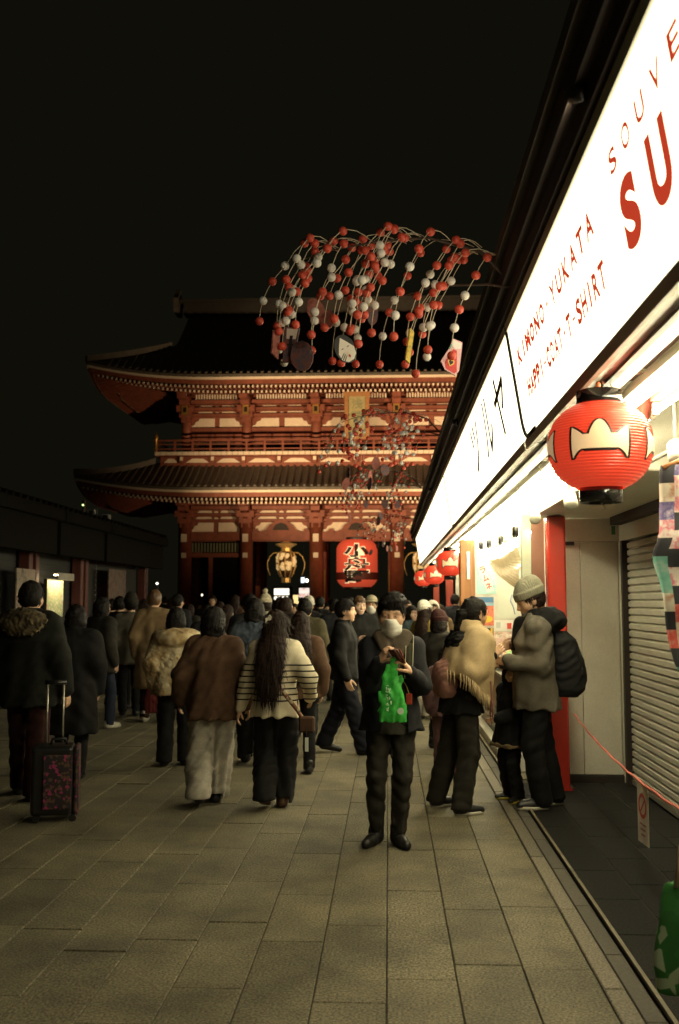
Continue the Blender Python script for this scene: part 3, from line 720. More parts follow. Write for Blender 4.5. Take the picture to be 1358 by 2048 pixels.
def bulb(p, label, cord):
    t = empty('light_bulb', p, 0, label, 'bulb', 'bare bulbs in the open shop')
    MB().sphere((0, 0, 0), .038, 14, 10, (1, 1, 1.15)).build('glass_bulb', M_bulb, t, True)
    MB().lathe([(.02, .035), (.022, .06), (.03, .065), (.03, .14), (.012, .155)], 12).build('socket', M_black, t, True)
    MB().tube([(0, 0, .15), (0, 0, .15+cord)], .004, 6).build('cord', M_black, t)
bulb(tuple(at(1031, 1085, 9.4)), 'bare bulb on a black socket hanging nearest the red pillar', .35)
bulb(tuple(at(1002, 1098, 11.6)), 'bare bulb hanging in the middle of the open shop', .3)
bulb(tuple(at(978, 1104, 12.6)), 'bare bulb hanging above the blue poster', .3)
bulb(tuple(at(962, 1106, 13.4)), 'bare bulb hanging beside the wooden post', .3)
for k, (x, y, lb) in enumerate(((1.75, 10.7, 'front'), (1.75, 12.2, 'middle'), (1.75, 13.4, 'rear'))):  # tubes added to brighten the shop interior
    o = copy_tree(base); o.location = (x, y, 2.80); o.children[0].material_slots[0].link = 'OBJECT'; o.children[0].material_slots[0].material = mat('interior fill tube', (.9, .9, .85), .3, var=0, emis=(1, .9, .62), es=22)
    tag(o, f'added ceiling tube brightening the {lb} of the open shop interior', 'tube light', 'added ceiling tubes in the open shop')
ct = empty('shop_tube', (0, 0, 0), 0, 'slanting fluorescent tube inside the open shop above the plastic sheet', 'tube light')
MB().tube([at(985, 1104, 12.8), at(1066, 1064, 9.85)], .018, 8).build('lit_tube', M_tube, ct, True)
MB().sweep([at(985, 1099, 12.8), at(1066, 1058, 9.85)], .05, .03).build('housing', M_cream, ct)

# ------------------------------------------------------------------ red paper lanterns
M_lant = mat('red lantern paper', (.58, .045, .022), .38, var=.08, vs=5, emis=(1, .075, .03), es=.5, coat=.12)
M_emb = mat('pale lantern emblem', (.75, .55, .36), .45, var=.05, emis=(1, .62, .32), es=.36)
def lantern_r(z):      # z -1..1
    return .225*math.sqrt(max(0, 1-abs(z)**2.3*.80))
def make_lantern(detail=True):
    t = empty('paper_lantern'); H2 = .185; n = 29*6 if detail else 40
    prof = []
    for i in range(n+1):
        z = -1+2*i/n; prof.append((lantern_r(z)+ (.0021*math.cos(2*math.pi*i/6) if detail else 0), z*H2))
    MB().lathe(prof, 64 if detail else 24, closed=False).build('paper_body', M_lant, t, True)
    for nm, z0, z1, r in (('top_cap', .17, .245, .098), ('bottom_cap', -.248, -.175, .093)):
        MB().lathe([(r-.012, z0), (r, z0), (r, z1), (r-.006, z1), (r-.012, z1-.02), (.001, z1-.02)] if z1 > 0 else [(.001, z0+.02), (r-.012, z0+.02), (r-.006, z0), (r, z0), (r, z1), (r-.012, z1)], 36, closed=False).build(nm, mat('gloss black ring', (.012, .012, .011), .18, coat=.5), t, True)
    def prof_top(x):
        x = abs(x)
        if x < .36: return .10+.28*math.cos(x/.36*math.pi/2)**.75
        if x < .60: return .10
        return .10+.15*((x-.60)/.40)**.8
    def prof_bot(x):
        x = abs(x); return -.17 if x < .62 else -.17-.17*((x-.62)/.38)**1.6
    def emb(c, grow, off, hw):
        mb = MB(); NX, NZ = 44, 14; v = []
        for i in range(NX+1):
            x = -1+2*i/NX; g = grow
            a = x*(hw+g); xt = max(-1, min(1, a/hw)) if abs(a) <= hw else math.copysign(1, x)
            tp = max(prof_top(min(1, abs(xt)+d)) if False else prof_top(min(1, max(0, abs(xt)-d))) for d in (0,)) + g
            if g: tp = max([prof_top(min(1, abs(abs(xt)+d))) for d in (-.07, -.035, 0, .035, .07)]) + g*.4
            bt = prof_bot(xt) - g
            if g: bt = min([prof_bot(min(1, abs(abs(xt)+d))) for d in (-.07, 0, .07)]) - g*.4
            if g and abs(xt) < .55: bt = -.17-g
            for j in range(NZ+1):
                z = (bt+(tp-bt)*j/NZ)*.225/H2; r = lantern_r(z)+off; ang = c+a
                v.append((r*math.sin(ang), -r*math.cos(ang), z*H2))
        mb.add(v, [(i*(NZ+1)+j, (i+1)*(NZ+1)+j, (i+1)*(NZ+1)+j+1, i*(NZ+1)+j+1) for i in range(NX) for j in range(NZ)]); return mb
    for k in range(4):
        o = emb(k*math.pi/2, .05, .0024, .535).build('emblem_outline', M_black, t, True)
        emb(k*math.pi/2, 0, .0034, .535).build('emblem', M_emb, t, True)
    MB().tube([(.0, 0, -.25), (.018, 0, -.268), (0, 0, -.286), (-.018, 0, -.268), (0, 0, -.25)], .0025, 5).build('bottom_ring', M_metal, t)
    for sx in (-.07, .07): MB().tube([(sx, 0, .24), (0, 0, .36)], .003, 5).build('hanging_wire', M_metal, t)
    return t
lant = make_lantern(); lant.location = at(1200, 893, 4.37); lant.rotation_euler = (0, 0, R(-12)); tag(lant, 'largest red paper lantern with a pale crown shaped emblem, hung beside the closed shop', 'lantern', 'red paper lanterns along the shops')
for (px, py, Y, rz, lb) in ((900, 1127, 15.4, -3, 'red paper lantern second in size, in front of the wooden post'), (868, 1150, 20.6, 8, 'middle one of three small red lanterns overlapping at the far signs'), (846, 1157, 25.2, 0, 'smallest red lantern farthest along the shop row by the gate')):
    o = copy_tree(lant); o.location = at(px, py, Y); o.rotation_euler = (0, 0, R(rz)); o['label'] = lb
hk = empty('lantern_hook', (0, 0, 0), 0, 'metal rod with coiled red and white cord holding the largest lantern', 'hook')
MB().tube([(.9, 4.36, 2.668), (1.16, 4.38, 2.655)], .013, 8).build('rod', M_metal, hk, True)
MB().tube([(.925, 4.37, 2.66), (.93, 4.37, 2.56)], .010, 6).build('cord', mat('orange cord', (.6, .12, .03)), hk, True)
MB().lathe([(.008, 2.60), (.02, 2.63), (.012, 2.645), (.004, 2.65)], 8, (.955, 4.37, 0)).build('white_clip', M_white, hk, True)
# ------------------------------------------------------------------ stock and posters of the open shop
def flat(t, name, m, x0, x1, z0, z1, y, rot=0):       # thin printed sheet facing the street's near end
    return MB().box(((x0+x1)/2, y, (z0+z1)/2), (x1-x0, .004, z1-z0), (0, rot, 0)).build(name, m, t)
def poster(label, x0, y0, x1, y1, Y, m):
    a, b = at(x0, y1, Y), at(x1, y0, Y)
    t = empty('poster', (0, 0, 0), 0, label, 'poster', 'posters on the white partition')
    flat(t, 'sheet', m, a[0], b[0], a[2], b[2], Y); return t, a[0], b[0], a[2], b[2]
PY = 13.99
M_teal = ramp_mat('teal print', [(.22, .5, .5), (.42, .66, .62), (.3, .58, .6)], 'noise', 14)
M_ink = mat('red brush ink', (.55, .05, .03), var=0); M_wink = mat('white print', (.8, .78, .7), var=0); M_bink = mat('black print', (.02, .02, .02), var=0)
t, x0, x1, z0, z1 = poster('teal poster with a slanting white slip of red katakana', 953, 1124, 991, 1188, PY, M_teal)
c = Vector(((x0+x1)/2-.005, PY-.006, (z0+z1)/2)); ro = R(-20)
MB().box(c, (.1, .004, .4), (0, ro, 0)).build('white_slip', M_wink, t)
mb = MB()
for ch, k in (('ラ', .12), ('ム', 0), ('ネ', -.12)):
    cc = (c[0]+k*math.sin(ro), c[2]+k*math.cos(ro))
    put_text(mb, ch, .085, .095, lambda a, b, cc=cc: (cc[0]+a*math.cos(ro)+b*math.sin(ro), c[1]-.0035, cc[1]-a*math.sin(ro)+b*math.cos(ro)), .03)
mb.build('red_katakana', M_ink, t)
t, x0, x1, z0, z1 = poster('red food poster with a blue heading and yellow dish', 954, 1194, 987, 1251, PY, ramp_mat('red print', [(.5, .06, .03), (.65, .2, .12), (.55, .1, .06)], 'noise', 20))
flat(t, 'blue_heading', mat('blue print', (.06, .16, .3)), x0, x1, z1-.075, z1, PY-.005); flat(t, 'blue_band', mat('pale blue print', (.25, .4, .5)), (x0+x1)/2, x1, z1-.12, z1-.08, PY-.005)
MB().lathe([(.001, 0), (.085, .001)], 16, closed=False).build('yellow_dish', mat('yellow print', (.75, .45, .04), var=.4, vs=40), t, False, (x1-.1, PY-.006, z0+.09), (R(90), 0, 0)).scale = (1, .55, 1)
t, x0, x1, z0, z1 = poster('black menu sheet with white brush writing and yellow edge', 953, 1256, 987, 1306, PY, mat('black print sheet', (.03, .04, .025)))
mb = MB()
for k, ch in enumerate('揚げ餅'): put_text(mb, ch, .07, .075, lambda a, b, k=k: (x0+.1+a, PY-.005, z1-.07-.1*k+b), .03)
mb.build('white_characters', M_wink, t); flat(t, 'yellow_edge', mat('yellow print', (.75, .45, .04)), x1-.04, x1-.01, z0, z1, PY-.005)
t, x0, x1, z0, z1 = poster('pale map sheet with a grey river shape', 996, 1185, 1034, 1237, PY, mat('pale map', (.6, .62, .52), var=.06))
MB().tube([(x1-.07, PY-.004, z1-.03), (x1-.09, PY-.004, z1-.12), (x1-.05, PY-.004, z1-.2), (x1-.03, PY-.004, z1-.3)], .012, 5).build('grey_river', mat('grey blue print', (.3, .33, .42)), t)
t, x0, x1, z0, z1 = poster('small white notice with a red square seal', 988, 1240, 1030, 1262, PY, M_white)
flat(t, 'red_seal', M_ink, x1-.11, x1-.05, z0+.03, z0+.11, PY-.005); flat(t, 'grey_text_block', mat('grey print', (.5, .5, .46)), x0+.03, x0+.09, z0+.04, z0+.12, PY-.005)
t, x0, x1, z0, z1 = poster('olive drinks menu with white heading and pink pictures', 988, 1264, 1032, 1340, PY, ramp_mat('drink print', [(.3, .28, .1), (.7, .45, .4), (.8, .7, .6)], 'noise', 9))
mb = MB(); put_text(mb, 'お飲み物', .26, .065, lambda a, b: ((x0+x1)/2+a, PY-.005, z1-.06+b), .03); mb.build('white_heading', M_wink, t)
# clear plastic sheet hung from the slanting tube
ps = MB(); n = 14; v = []; rnd = random.Random(4)
for i in range(n+1):
    for j in range(n+1):
        f, g = i/n, j/n; p = at(lerp(986, 1040, f)-g*8*(1-f), lerp(1108, 1084, f)+g*lerp(20, 105, f), lerp(12.9, 10.6, f))
        v.append((p[0]+.02*math.sin(9*g+5*f), p[1]+.10*math.sin(7*f+6*g)+rnd.uniform(-.03, .03), p[2]))
ps.add(v, [(i*(n+1)+j, (i+1)*(n+1)+j, (i+1)*(n+1)+j+1, i*(n+1)+j+1) for i in range(n) for j in range(n)])
sh_ = tag(ps.build('plastic_sheet', mat('crumpled clear plastic', (.74, .68, .54), .12, var=.12, vs=7, trans=.6), None), 'crumpled translucent plastic sheet hanging under the slanting tube in the open shop', 'plastic sheet')
md = sh_.modifiers.new('thickness', 'SOLIDIFY'); md.thickness = .004
# counter
ct = empty('display_counter', (1.2, 9.9, 0), 0, 'low white glass fronted counter with packets along the open shop', 'counter')
bevel(bx('base', M_white, ct, .06, .6, 0, 3.8, 0, .42), .008); bx('glass_front', mat('pale counter glass', (.6, .64, .6), .1, spec=.8), ct, .03, .05, 0, 3.8, .42, .82)
bx('top', M_metal, ct, .02, .62, 0, 3.8, .821, .85); bx('shelf', M_white, ct, .055, .6, 0, 3.8, .6, .62); bx('step', M_cream, ct, -.06, .04, -.2, 3.8, 0, .1)
WORDS = 'first second third fourth fifth sixth seventh eighth ninth tenth eleventh twelfth thirteenth fourteenth fifteenth sixteenth seventeenth eighteenth nineteenth twentieth twenty-first twenty-second twenty-third last'.split()
rnd = random.Random(9); pk = stone_mesh('packet', mat('packet print', (.6, .2, .12), rand=.3), .11, .09, .07, .008)
cols = [mat('packet print', (.6, .2, .12), rand=.3), mat('packet pink', (.7, .38, .34)), mat('packet gold', (.6, .42, .12)), mat('packet blue', (.12, .25, .4)), M_white, mat('packet green', (.15, .33, .12))]
pks = [stone_mesh('packet', m, .12, .1, .1, .01) for m in cols]
for i in range(24):
    for j in range(4):
        if rnd.random() < .1: continue
        o = link('packet', rnd.choice(pks), None, (1.28+j*.13+rnd.uniform(-.01, .01), 9.98+i*.155+rnd.uniform(-.02, .02), .953+rnd.uniform(0, .02)), (rnd.uniform(-.1, .1), rnd.uniform(-.5, -.1), rnd.uniform(-.2, .2)))
        o.location.z = .99
        tag(o, f'small {o.data.materials[0].name.replace("packet print", "red").replace("packet ", "").replace(" board", "")} snack packet, {WORDS[i]} column from the red pillar, {["front", "second", "third", "back"][j]} row on the counter', 'packet', 'snack packets on the counter')

for k in range(7):
    pc = empty('price_card', (1.262, 10.1+k*.5, .945), 0, f'small white price card, {WORDS[k]} from the red pillar along the counter edge', 'price card', 'price cards on the counter')
    MB().box((0, 0, 0), (.004, .11, .075), (0, R(-20), 0)).build('card', M_white, pc); MB().box((-.004, 0, .005), (.001, .07, .018), (0, R(-20), 0)).build('printed_line', M_ink, pc)
# ------------------------------------------------------------------ red rope with its tag, hanging garment, green bag, details at the right edge
rp = empty('barrier_rope', (0, 0, 0), 0, 'thin red rope sagging from the red pillar across the closed shop front', 'rope')
pts = []
for k in range(41):
    f = k/40; pts.append((lerp(1.63, 1.36, f), lerp(9.0, 3.9, f), lerp(.66, .72, f)-.42*f*(1-f)+.004*math.sin(60*f)))
MB().tube(pts, [.0065+.0015*(k % 2) for k in range(41)], 6).build('red_cord', mat('salmon cord', (.6, .14, .1), .7), rp, True)
ps_ = MB().lathe([(.13, 0), (.13, .02), (.02, .03), (.02, .74), (.03, .75)], 16).build('rope_stand', M_metal, rp, True, (1.36, 3.9, -.006))
f = .59; hx, hy, hz = lerp(1.63, 1.36, f), lerp(9.0, 3.9, f), lerp(.66, .72, f)-.42*f*(1-f)
tg = empty('no_entry_tag', (hx, hy, hz), R(4), 'white hanging tag with a red ring and slash below the red rope', 'tag')
MB().boxmm(-.002, .002, -.095, .095, -.345, -.012).build('white_card', mat('soiled white card', (.62, .55, .45), var=.15), tg)
for s in (-1, 1):
    rg = MB(); n = 28; v = []
    for k in range(n):
        a = 2*math.pi*k/n
        for r_ in (.05, .072): v.append((s*.0035, r_*math.cos(a), -.13+r_*math.sin(a)))
    rg.add(v, [(2*k, 2*k+1, (2*k+3) % (2*n), (2*k+2) % (2*n)) for k in range(n)]); rg.box((s*.0035, 0, -.13), (.001, .012, .11), (R(45), 0, 0)); rg.build('red_prohibition_ring', mat('dark red print', (.45, .05, .04), var=0), tg)
    tx = MB()
    for q in range(3): tx.box((s*.003, .0, -.235-.03*q), (.001, .11-.02*q, .010))
    tag(tx.build('small_print', mat('faded print', (.3, .12, .1), var=0), tg), kind='stuff')

gm_ = empty('patchwork_garment', (0, 0, 0), 0, 'patchwork cotton garment of dark and flowered squares hanging at the right edge', 'garment')
GYp = 4.35
outl = [(930, 1322, 1520), (950, 1318, 1520), (1000, 1322, 1520), (1060, 1318, 1515), (1090, 1310, 1505), (1105, 1304, 1500), (1130, 1306, 1500), (1160, 1316, 1490), (1200, 1324, 1480), (1240, 1330, 1475), (1300, 1340, 1470), (1328, 1346, 1465), (1340, 1354, 1460)]
ys = [o[0] for o in outl]; pm = [mat('patch black', (.012, .012, .016), .8), ramp_mat('patch blossom', [(.42, .36, .33), (.45, .4, .36), (.4, .07, .12), (.3, .3, .27)], 'noise', 22), ramp_mat('patch cream', [(.42, .38, .3), (.46, .42, .34), (.3, .12, .06)], 'noise', 16), ramp_mat('patch red', [(.35, .04, .03), (.45, .06, .04), (.4, .25, .2)], 'noise', 30), ramp_mat('patch violet', [(.2, .16, .24), (.05, .04, .14), (.35, .3, .35)], 'noise', 18), ramp_mat('patch green', [(.05, .2, .14), (.1, .25, .2), (.35, .35, .3)], 'noise', 15)]
NU, NV, rnd = 30, 56, random.Random(21); v = []; pat = {}
for side in (0, 1):
    for j in range(NV+1):
        yy = lerp(930, 1340, j/NV); a = np.interp(yy, ys, [o[1] for o in outl]); b = np.interp(yy, ys, [o[2] for o in outl])
        for i in range(NU+1):
            px = lerp(a, b, i/NU); e = math.sin(math.pi*i/NU)**.5; p = at(px, yy, GYp)
            v.append((p[0], GYp + (.03*e if side else -.03*e) + .018*math.sin(p[0]*14+2*math.sin(p[2]*5)) + .01*math.sin(p[2]*23+p[0]*9), p[2]))
mb = MB(); n = NU+1; off = n*(NV+1); fs = []; ms = []
for side in (0, 1):
    for j in range(NV):
        for i in range(NU):
            q = [side*off+j*n+i, side*off+(j+1)*n+i, side*off+(j+1)*n+i+1, side*off+j*n+i+1]
            fs.append(tuple(q if side == 0 else q[::-1])); c = v[q[0]]; key = (i//4, (j+2*((i//4) % 2))//5)
            if key not in pat: pat[key] = 0 if (key[0]+key[1]) % 2 == 0 and rnd.random() < .85 else rnd.choice([1, 1, 2, 2, 3, 4, 5])
            ms.append(pat[key])
for j in range(NV):
    for i in (0, NU): fs.append((j*n+i, off+j*n+i, off+(j+1)*n+i, (j+1)*n+i)); ms.append(0)
mb.v = v; mb.f = fs; mb.m = ms; mb.build('patchwork_cloth', pm, gm_, True)
MB().tube([at(1326, 936, GYp), at(1400, 905, GYp), at(1470, 936, GYp)], .012, 8).build('hanger', M_wood, gm_, True)
p = at(1400, 905, GYp); MB().tube([p, p+np.array([0, 0, .05]), (p[0]+.02, p[1], p[2]+.09), (p[0], p[1], 2.44)], .004, 6).build('hanger_hook', M_metal, gm_, True)
tag(MB().tube([(1.5, 3.6, 2.45), (1.5, 6.0, 2.445)], .014, 8).build('hanging_rail', M_metal, None, True), 'steel rail above the patchwork garment under the closed shop canopy', 'rail')

# ------------------------------------------------------------------ new year branches of red and white balls
M_rb = mat('red ball', (.66, .085, .045), .45, var=.06); M_wb = mat('white ball', (.82, .78, .68), .6, var=.08, bump=.15, bs=120)
M_str = mat('cream string', (.7, .6, .42), .7); M_rod = mat('dark willow', (.06, .035, .02), .7)
bm_ = {c: MB().sphere((0, 0, 0), .0255, 14, 9).mesh(c+'_ball', m, True) for c, m in (('red', M_rb), ('white', M_wb))}
M_fan = ramp_mat('fan print', [(.05, .04, .05), (.25, .1, .07), (.08, .07, .1), (.3, .24, .2)], 'noise', 26)
M_redp = ramp_mat('red plaque print', [(.3, .05, .04), (.45, .16, .12), (.16, .06, .05)], 'noise', 24)
def branch(org, label, seed, plaques=True, nst=28):
    rnd = random.Random(seed); t = empty('new_year_branch', org, 0, label, 'hanging decoration', 'new year branches of red and white balls')
    main = [(.80, 0, .30), (.6, .0, .52), (.3, -.02, .6), (0, -.03, .58), (-.3, -.02, .53), (-.45, 0, .48)]
    MB().tube(main, [.011, .010, .008, .006, .004, .003], 6).build('main_branch', M_rod, t, True)
    MB().tube([(.80, 0, .30), (.65, .1, .36), (.35, .3, .42), (.1, .42, .38)], [.01, .008, .006, .004], 6).build('side_branch', M_rod, t, True)
    ends = []
    for i in range(nst):
        g = rnd.choice([(-.26, .53), (-.2, .54), (-.04, .58), (.18, .60), (.22, .58), (.62, .52), (.58, .54)]) if i > 3 else [(.8, .5), (.85, .44), (-.34, .5), (.7, .5)][i]
        ax = rnd.uniform(-.30, .70) if i % 3 else g[0]+rnd.uniform(-.06, .06); az = float(np.interp(ax, [-.45, -.3, 0, .3, .6, .8], [.48, .53, .58, .6, .52, .42]))+rnd.uniform(-.02, .03); ay = rnd.uniform(-.25, .25)
        w, d = rnd.uniform(.28, .5), rnd.uniform(.38, .68); dy = rnd.uniform(-.25, .25)
        if i in (0, 1): w, d = rnd.uniform(.36, .46), .6
        pts = []
        for k in range(15):
            s = k/14; pts.append((ax-w*(1-(1-s)**1.7), ay*min(1, s*3)+dy*s, az+.07*math.sin(math.pi*min(1, s*2.2))-d*s**1.7))
        MB().tube(pts, .0022, 4).build('string', M_str, t)
        nb = rnd.choice([4, 5, 5, 6]); c0 = rnd.choice([0, 1])
        for b in range(nb):
            s = lerp(.26, 1, b/(nb-1))+ (rnd.uniform(-.035, .035) if 0 < b < nb-1 else 0); k = min(13, int(s*14)); p = Vector(pts[k]).lerp(Vector(pts[k+1]), s*14-k)
            c = 'red' if (b+nb) % 2 == 1 or rnd.random() < .12 else 'white'
            if b == nb-1: c = 'red' if rnd.random() < .85 else 'white'
            if b == 0: c = 'red'
            o = link(c+'_ball', bm_[c], t, p); o.rotation_euler = (rnd.random()*6, rnd.random()*6, 0)
        ends.append(pts[-1])
    return t
def plate(t, name, poly, c, m, th=.008, rz=0, ry=0, parts=()):
    pl = MB(); pl.prism(poly, lambda a, b, d: (a, d-th/2, b), th); o = pl.build(name, m, t, False, c, (0, ry, rz))
    for nm, pp, mm, lift in parts:
        q = MB(); q.prism(pp, lambda a, b, d: (a, -th/2-lift-d*.5, b), .001); q.build(nm, mm, o)
    return o
def ell(a, b, n=24, cx=0, cy=0, ph=0): return [(cx+a*math.cos(2*math.pi*k/n+ph), cy+b*math.sin(2*math.pi*k/n+ph)) for k in range(n)]
B1 = branch((-.06, 5.6, 3.13), 'nearest new year branch of red and white balls with a white faced paddle', 3, nst=34)
def loc1(px, py, Y): return Vector(at(px, py, Y))-Vector(B1.location)
M_face = mat('white face print', (.78, .72, .6), .5, var=.04); M_blk2 = mat('black print gloss', (.015, .015, .015), .4, var=0)
plate(B1, 'face_paddle', [(a*1.0, b) for a, b in ell(.068, .082, 28)], loc1(690, 698, 5.5), M_blk2, ry=R(-32), rz=R(32), parts=(
    ('white_face', [(.0, .068), (.03, .03), (.058, -.01), (.052, -.05), (.02, -.074), (-.02, -.074), (-.052, -.05), (-.056, -.01), (-.03, .03)], M_face, .0006),
    ('red_mouth', ell(.007, .009, 10, .004, -.046), M_ink, .0018), ('eye_line', [(-.03, .004), (-.008, .004), (-.019, .010)], M_bink, .0018), ('eye_line', [(.01, .004), (.034, .004), (.022, .010)], M_bink, .0018),
    ('hair_stripe', [(-.054, -.035), (-.02, -.015), (-.021, -.019), (-.053, -.041)], M_bink, .0018), ('hair_stripe', [(-.05, -.047), (-.016, -.025), (-.017, -.029), (-.048, -.053)], M_bink, .0018), ('hair_stripe', [(-.043, -.058), (-.012, -.035), (-.013, -.039), (-.04, -.063)], M_bink, .0018)))
plate(B1, 'round_fan', ell(.07, .09, 24), loc1(604, 712, 5.6), M_fan, ry=R(-12), rz=R(-20))
plate(B1, 'tall_plaque', [(-.035, -.1), (.03, -.1), (.045, .11), (-.05, .11)], loc1(581, 692, 5.65), M_fan, ry=R(8), rz=R(-18), parts=(('white_label', [(-.03, .04), (.03, .04), (.036, .1), (-.036, .1)], M_face, .0006), ('black_stroke', [(-.008, -.06), (.008, -.06), (.01, .06), (-.01, .06)], M_bink, .0016), ('black_stroke', [(-.02, 0), (.02, .0), (.02, .012), (-.02, .012)], M_bink, .0024)))
plate(B1, 'red_plaque', ell(.06, .085, 20), loc1(632, 622, 6.2), M_redp, ry=R(-25), rz=R(20)); plate(B1, 'red_plaque', ell(.05, .06, 18), loc1(655, 640, 6.1), M_redp, ry=R(20), rz=R(-20))
plate(B1, 'oval_plaque', ell(.04, .08, 20), loc1(744, 625, 6.0), M_fan, rz=R(25)); plate(B1, 'oval_top', ell(.032, .03, 16), loc1(738, 603, 5.98), mat('yellow cream print', (.5, .42, .22)), rz=R(25))
plate(B1, 'yellow_slip', [(-.024, -.1), (.024, -.1), (.024, .1), (-.024, .1)], loc1(819, 692, 5.5), ramp_mat('yellow black print', [(.6, .45, .04), (.7, .5, .06), (.05, .04, .02)], 'noise', 40), ry=R(17), rz=R(62))
plate(B1, 'thin_plaque', [(-.05, -.07), (.05, -.07), (.05, .07), (-.05, .07)], loc1(551, 690, 5.6), M_redp, rz=R(75), ry=R(10))
plate(B1, 'dress_plaque', [(-.03, .095), (.028, .1), (.04, .05), (.062, -.06), (.05, -.095), (-.02, -.09), (-.058, -.055), (-.036, .03)], loc1(905, 713, 5.4), mat('pink print', (.75, .45, .45)), ry=R(20), rz=R(24), parts=(
    ('red_skirt', [(-.012, .04), (.012, .04), (.05, -.07), (.04, -.088), (-.02, -.082), (-.034, -.05)], mat('scarlet print', (.6, .05, .04)), .0006), ('gold_heart', [(0, -.062), (.02, -.04), (.018, -.022), (.008, -.018), (0, -.026), (-.008, -.018), (-.018, -.022), (-.02, -.04)], M_gold, .0018), ('black_heart', [(0, -.053), (.013, -.038), (.012, -.028), (.006, -.025), (0, -.031), (-.006, -.025), (-.012, -.028), (-.013, -.038)], M_bink, .0030), ('white_collar', [(-.028, .09), (.026, .09), (.03, .06), (0, .045), (-.03, .06)], M_wink, .0006), ('green_trim', [(-.034, .06), (-.026, .06), (-.03, .03), (-.038, .03)], mat('green print', (.1, .3, .2)), .0018)))
for org, lb, sd, n, Yp in (((-.12, 12.1, 3.36), 'second new year branch of balls, in front of the plaque and balcony', 8, 34, 12), ((-.19, 18.2, 3.42), 'third new year branch of balls, in front of the lower tiled roof', 12, 34, 18), ((.02, 24.3, 3.12), 'farthest new year branch with dangling plaques above the giant lantern', 17, 26, 24)):
    b = branch(org, lb, sd, nst=n); rnd = random.Random(sd)
    for k in range(6):
        m = rnd.choice([M_fan, M_redp, M_face, M_fan]); plate(b, 'hanging_plaque', ell(rnd.uniform(.035, .06), rnd.uniform(.07, .09), 14), (rnd.uniform(-.6, .5), rnd.uniform(-.2, .2), rnd.uniform(-.35, .0)), m, ry=R(rnd.uniform(-30, 30)), rz=R(rnd.uniform(-70, 70)))

# spot lamps added under the eave, put in only to brighten the branches
for (yl, tgt, w, lb) in ((3.4, (-.1, 5.6, 3.35), 34, 'nearest'), (9.9, (-.12, 12.1, 3.6), 42, 'second'), (16.0, (-.15, 18.2, 3.6), 42, 'third')):
    lt = empty('spot_lamp', (.685, yl, 3.43), 0, f'added black eave lamp brightening the {lb} new year branch', 'lamp', 'added eave lamps')
    MB().lathe([(.02, -.03), (.028, -.02), (.03, .05), (.026, .055)], 12).build('lamp_head', M_black, lt, True, (0, 0, 0), (R(-70), 0, R(20))); MB().tube([(0, 0, 0), (.03, 0, .06)], .006, 5).build('bracket', M_black, lt)
    spot('added_branch_fill', (.655, yl+.10, 3.45), tgt, w, (1, .88, .66), R(52), .7, .04)
# ------------------------------------------------------------------ closed shops on the left, their shade put into near-black colours
def left_shop(label, y0, y1):
    t = empty('closed_shop', (0, 0, 0), 0, label, 'shop', 'dark shops on the left'); X = -5.9
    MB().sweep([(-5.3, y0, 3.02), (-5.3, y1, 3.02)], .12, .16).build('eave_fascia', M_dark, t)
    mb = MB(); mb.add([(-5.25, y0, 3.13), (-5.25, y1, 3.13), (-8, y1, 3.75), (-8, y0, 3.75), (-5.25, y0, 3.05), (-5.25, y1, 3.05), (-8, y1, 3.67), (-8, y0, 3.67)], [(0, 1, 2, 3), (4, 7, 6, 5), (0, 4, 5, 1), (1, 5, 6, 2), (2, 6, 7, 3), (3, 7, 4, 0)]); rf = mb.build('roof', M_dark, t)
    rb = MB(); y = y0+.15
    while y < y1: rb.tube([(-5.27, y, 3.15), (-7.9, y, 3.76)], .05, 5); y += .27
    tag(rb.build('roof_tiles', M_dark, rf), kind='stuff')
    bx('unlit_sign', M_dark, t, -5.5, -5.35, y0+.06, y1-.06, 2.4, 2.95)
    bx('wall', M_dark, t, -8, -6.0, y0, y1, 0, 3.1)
    st = bx('shutter', mat('shade dark shutter', (.010, .0095, .008), .7), t, -5.99, -5.95, y0+.3, y1-.3, .0, 2.5)
    sl = MB().boxmm(-.006, .012, -(y1-y0-.6)/2, (y1-y0-.6)/2, 0, .09).mesh('slat', mat('shade dark shutter', (.010, .0095, .008), .7))
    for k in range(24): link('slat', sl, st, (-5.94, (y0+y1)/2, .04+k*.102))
    for y in (y0+.05, y1-.21): bevel(bx('red_pillar', mat('shade dark red pillar', (.09, .02, .012), .6), t, -5.92, -5.74, y, y+.16, 0, 2.9), .01)  # red darkened to stand for the shade over this row
    return t
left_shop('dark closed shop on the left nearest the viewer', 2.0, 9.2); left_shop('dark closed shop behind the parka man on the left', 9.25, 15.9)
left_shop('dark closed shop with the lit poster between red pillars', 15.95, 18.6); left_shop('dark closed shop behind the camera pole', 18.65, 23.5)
lp = empty('lit_poster', (-5.68, 16.78, 0), 0, 'tall lit poster with pale floral print glowing on the dark left shop', 'lit poster')
MB().boxmm(-.05, .0, -.43, .43, 1.36, 2.02).build('case', M_brownd, lp)
pm_ = ramp_mat('floral print', [(.75, .7, .5), (.72, .66, .5), (.35, .45, .2), (.7, .6, .4), (.5, .15, .08)], 'noise', 9); MB().boxmm(.001, .006, -.41, .41, 1.38, 2.0).build('printed_sheet', pm_, lp)
lh = MB().boxmm(.10, .18, -.42, .42, 2.09, 2.12).boxmm(.181, .19, -.42, .42, 2.0, 2.12).build('lamp_bar', M_metal, lp); MB().boxmm(.105, .175, -.40, .40, 2.08, 2.088).build('lamp_strip', mat('poster lamp', (.9, .85, .7), var=0, emis=(1, .85, .5), es=45), lh)
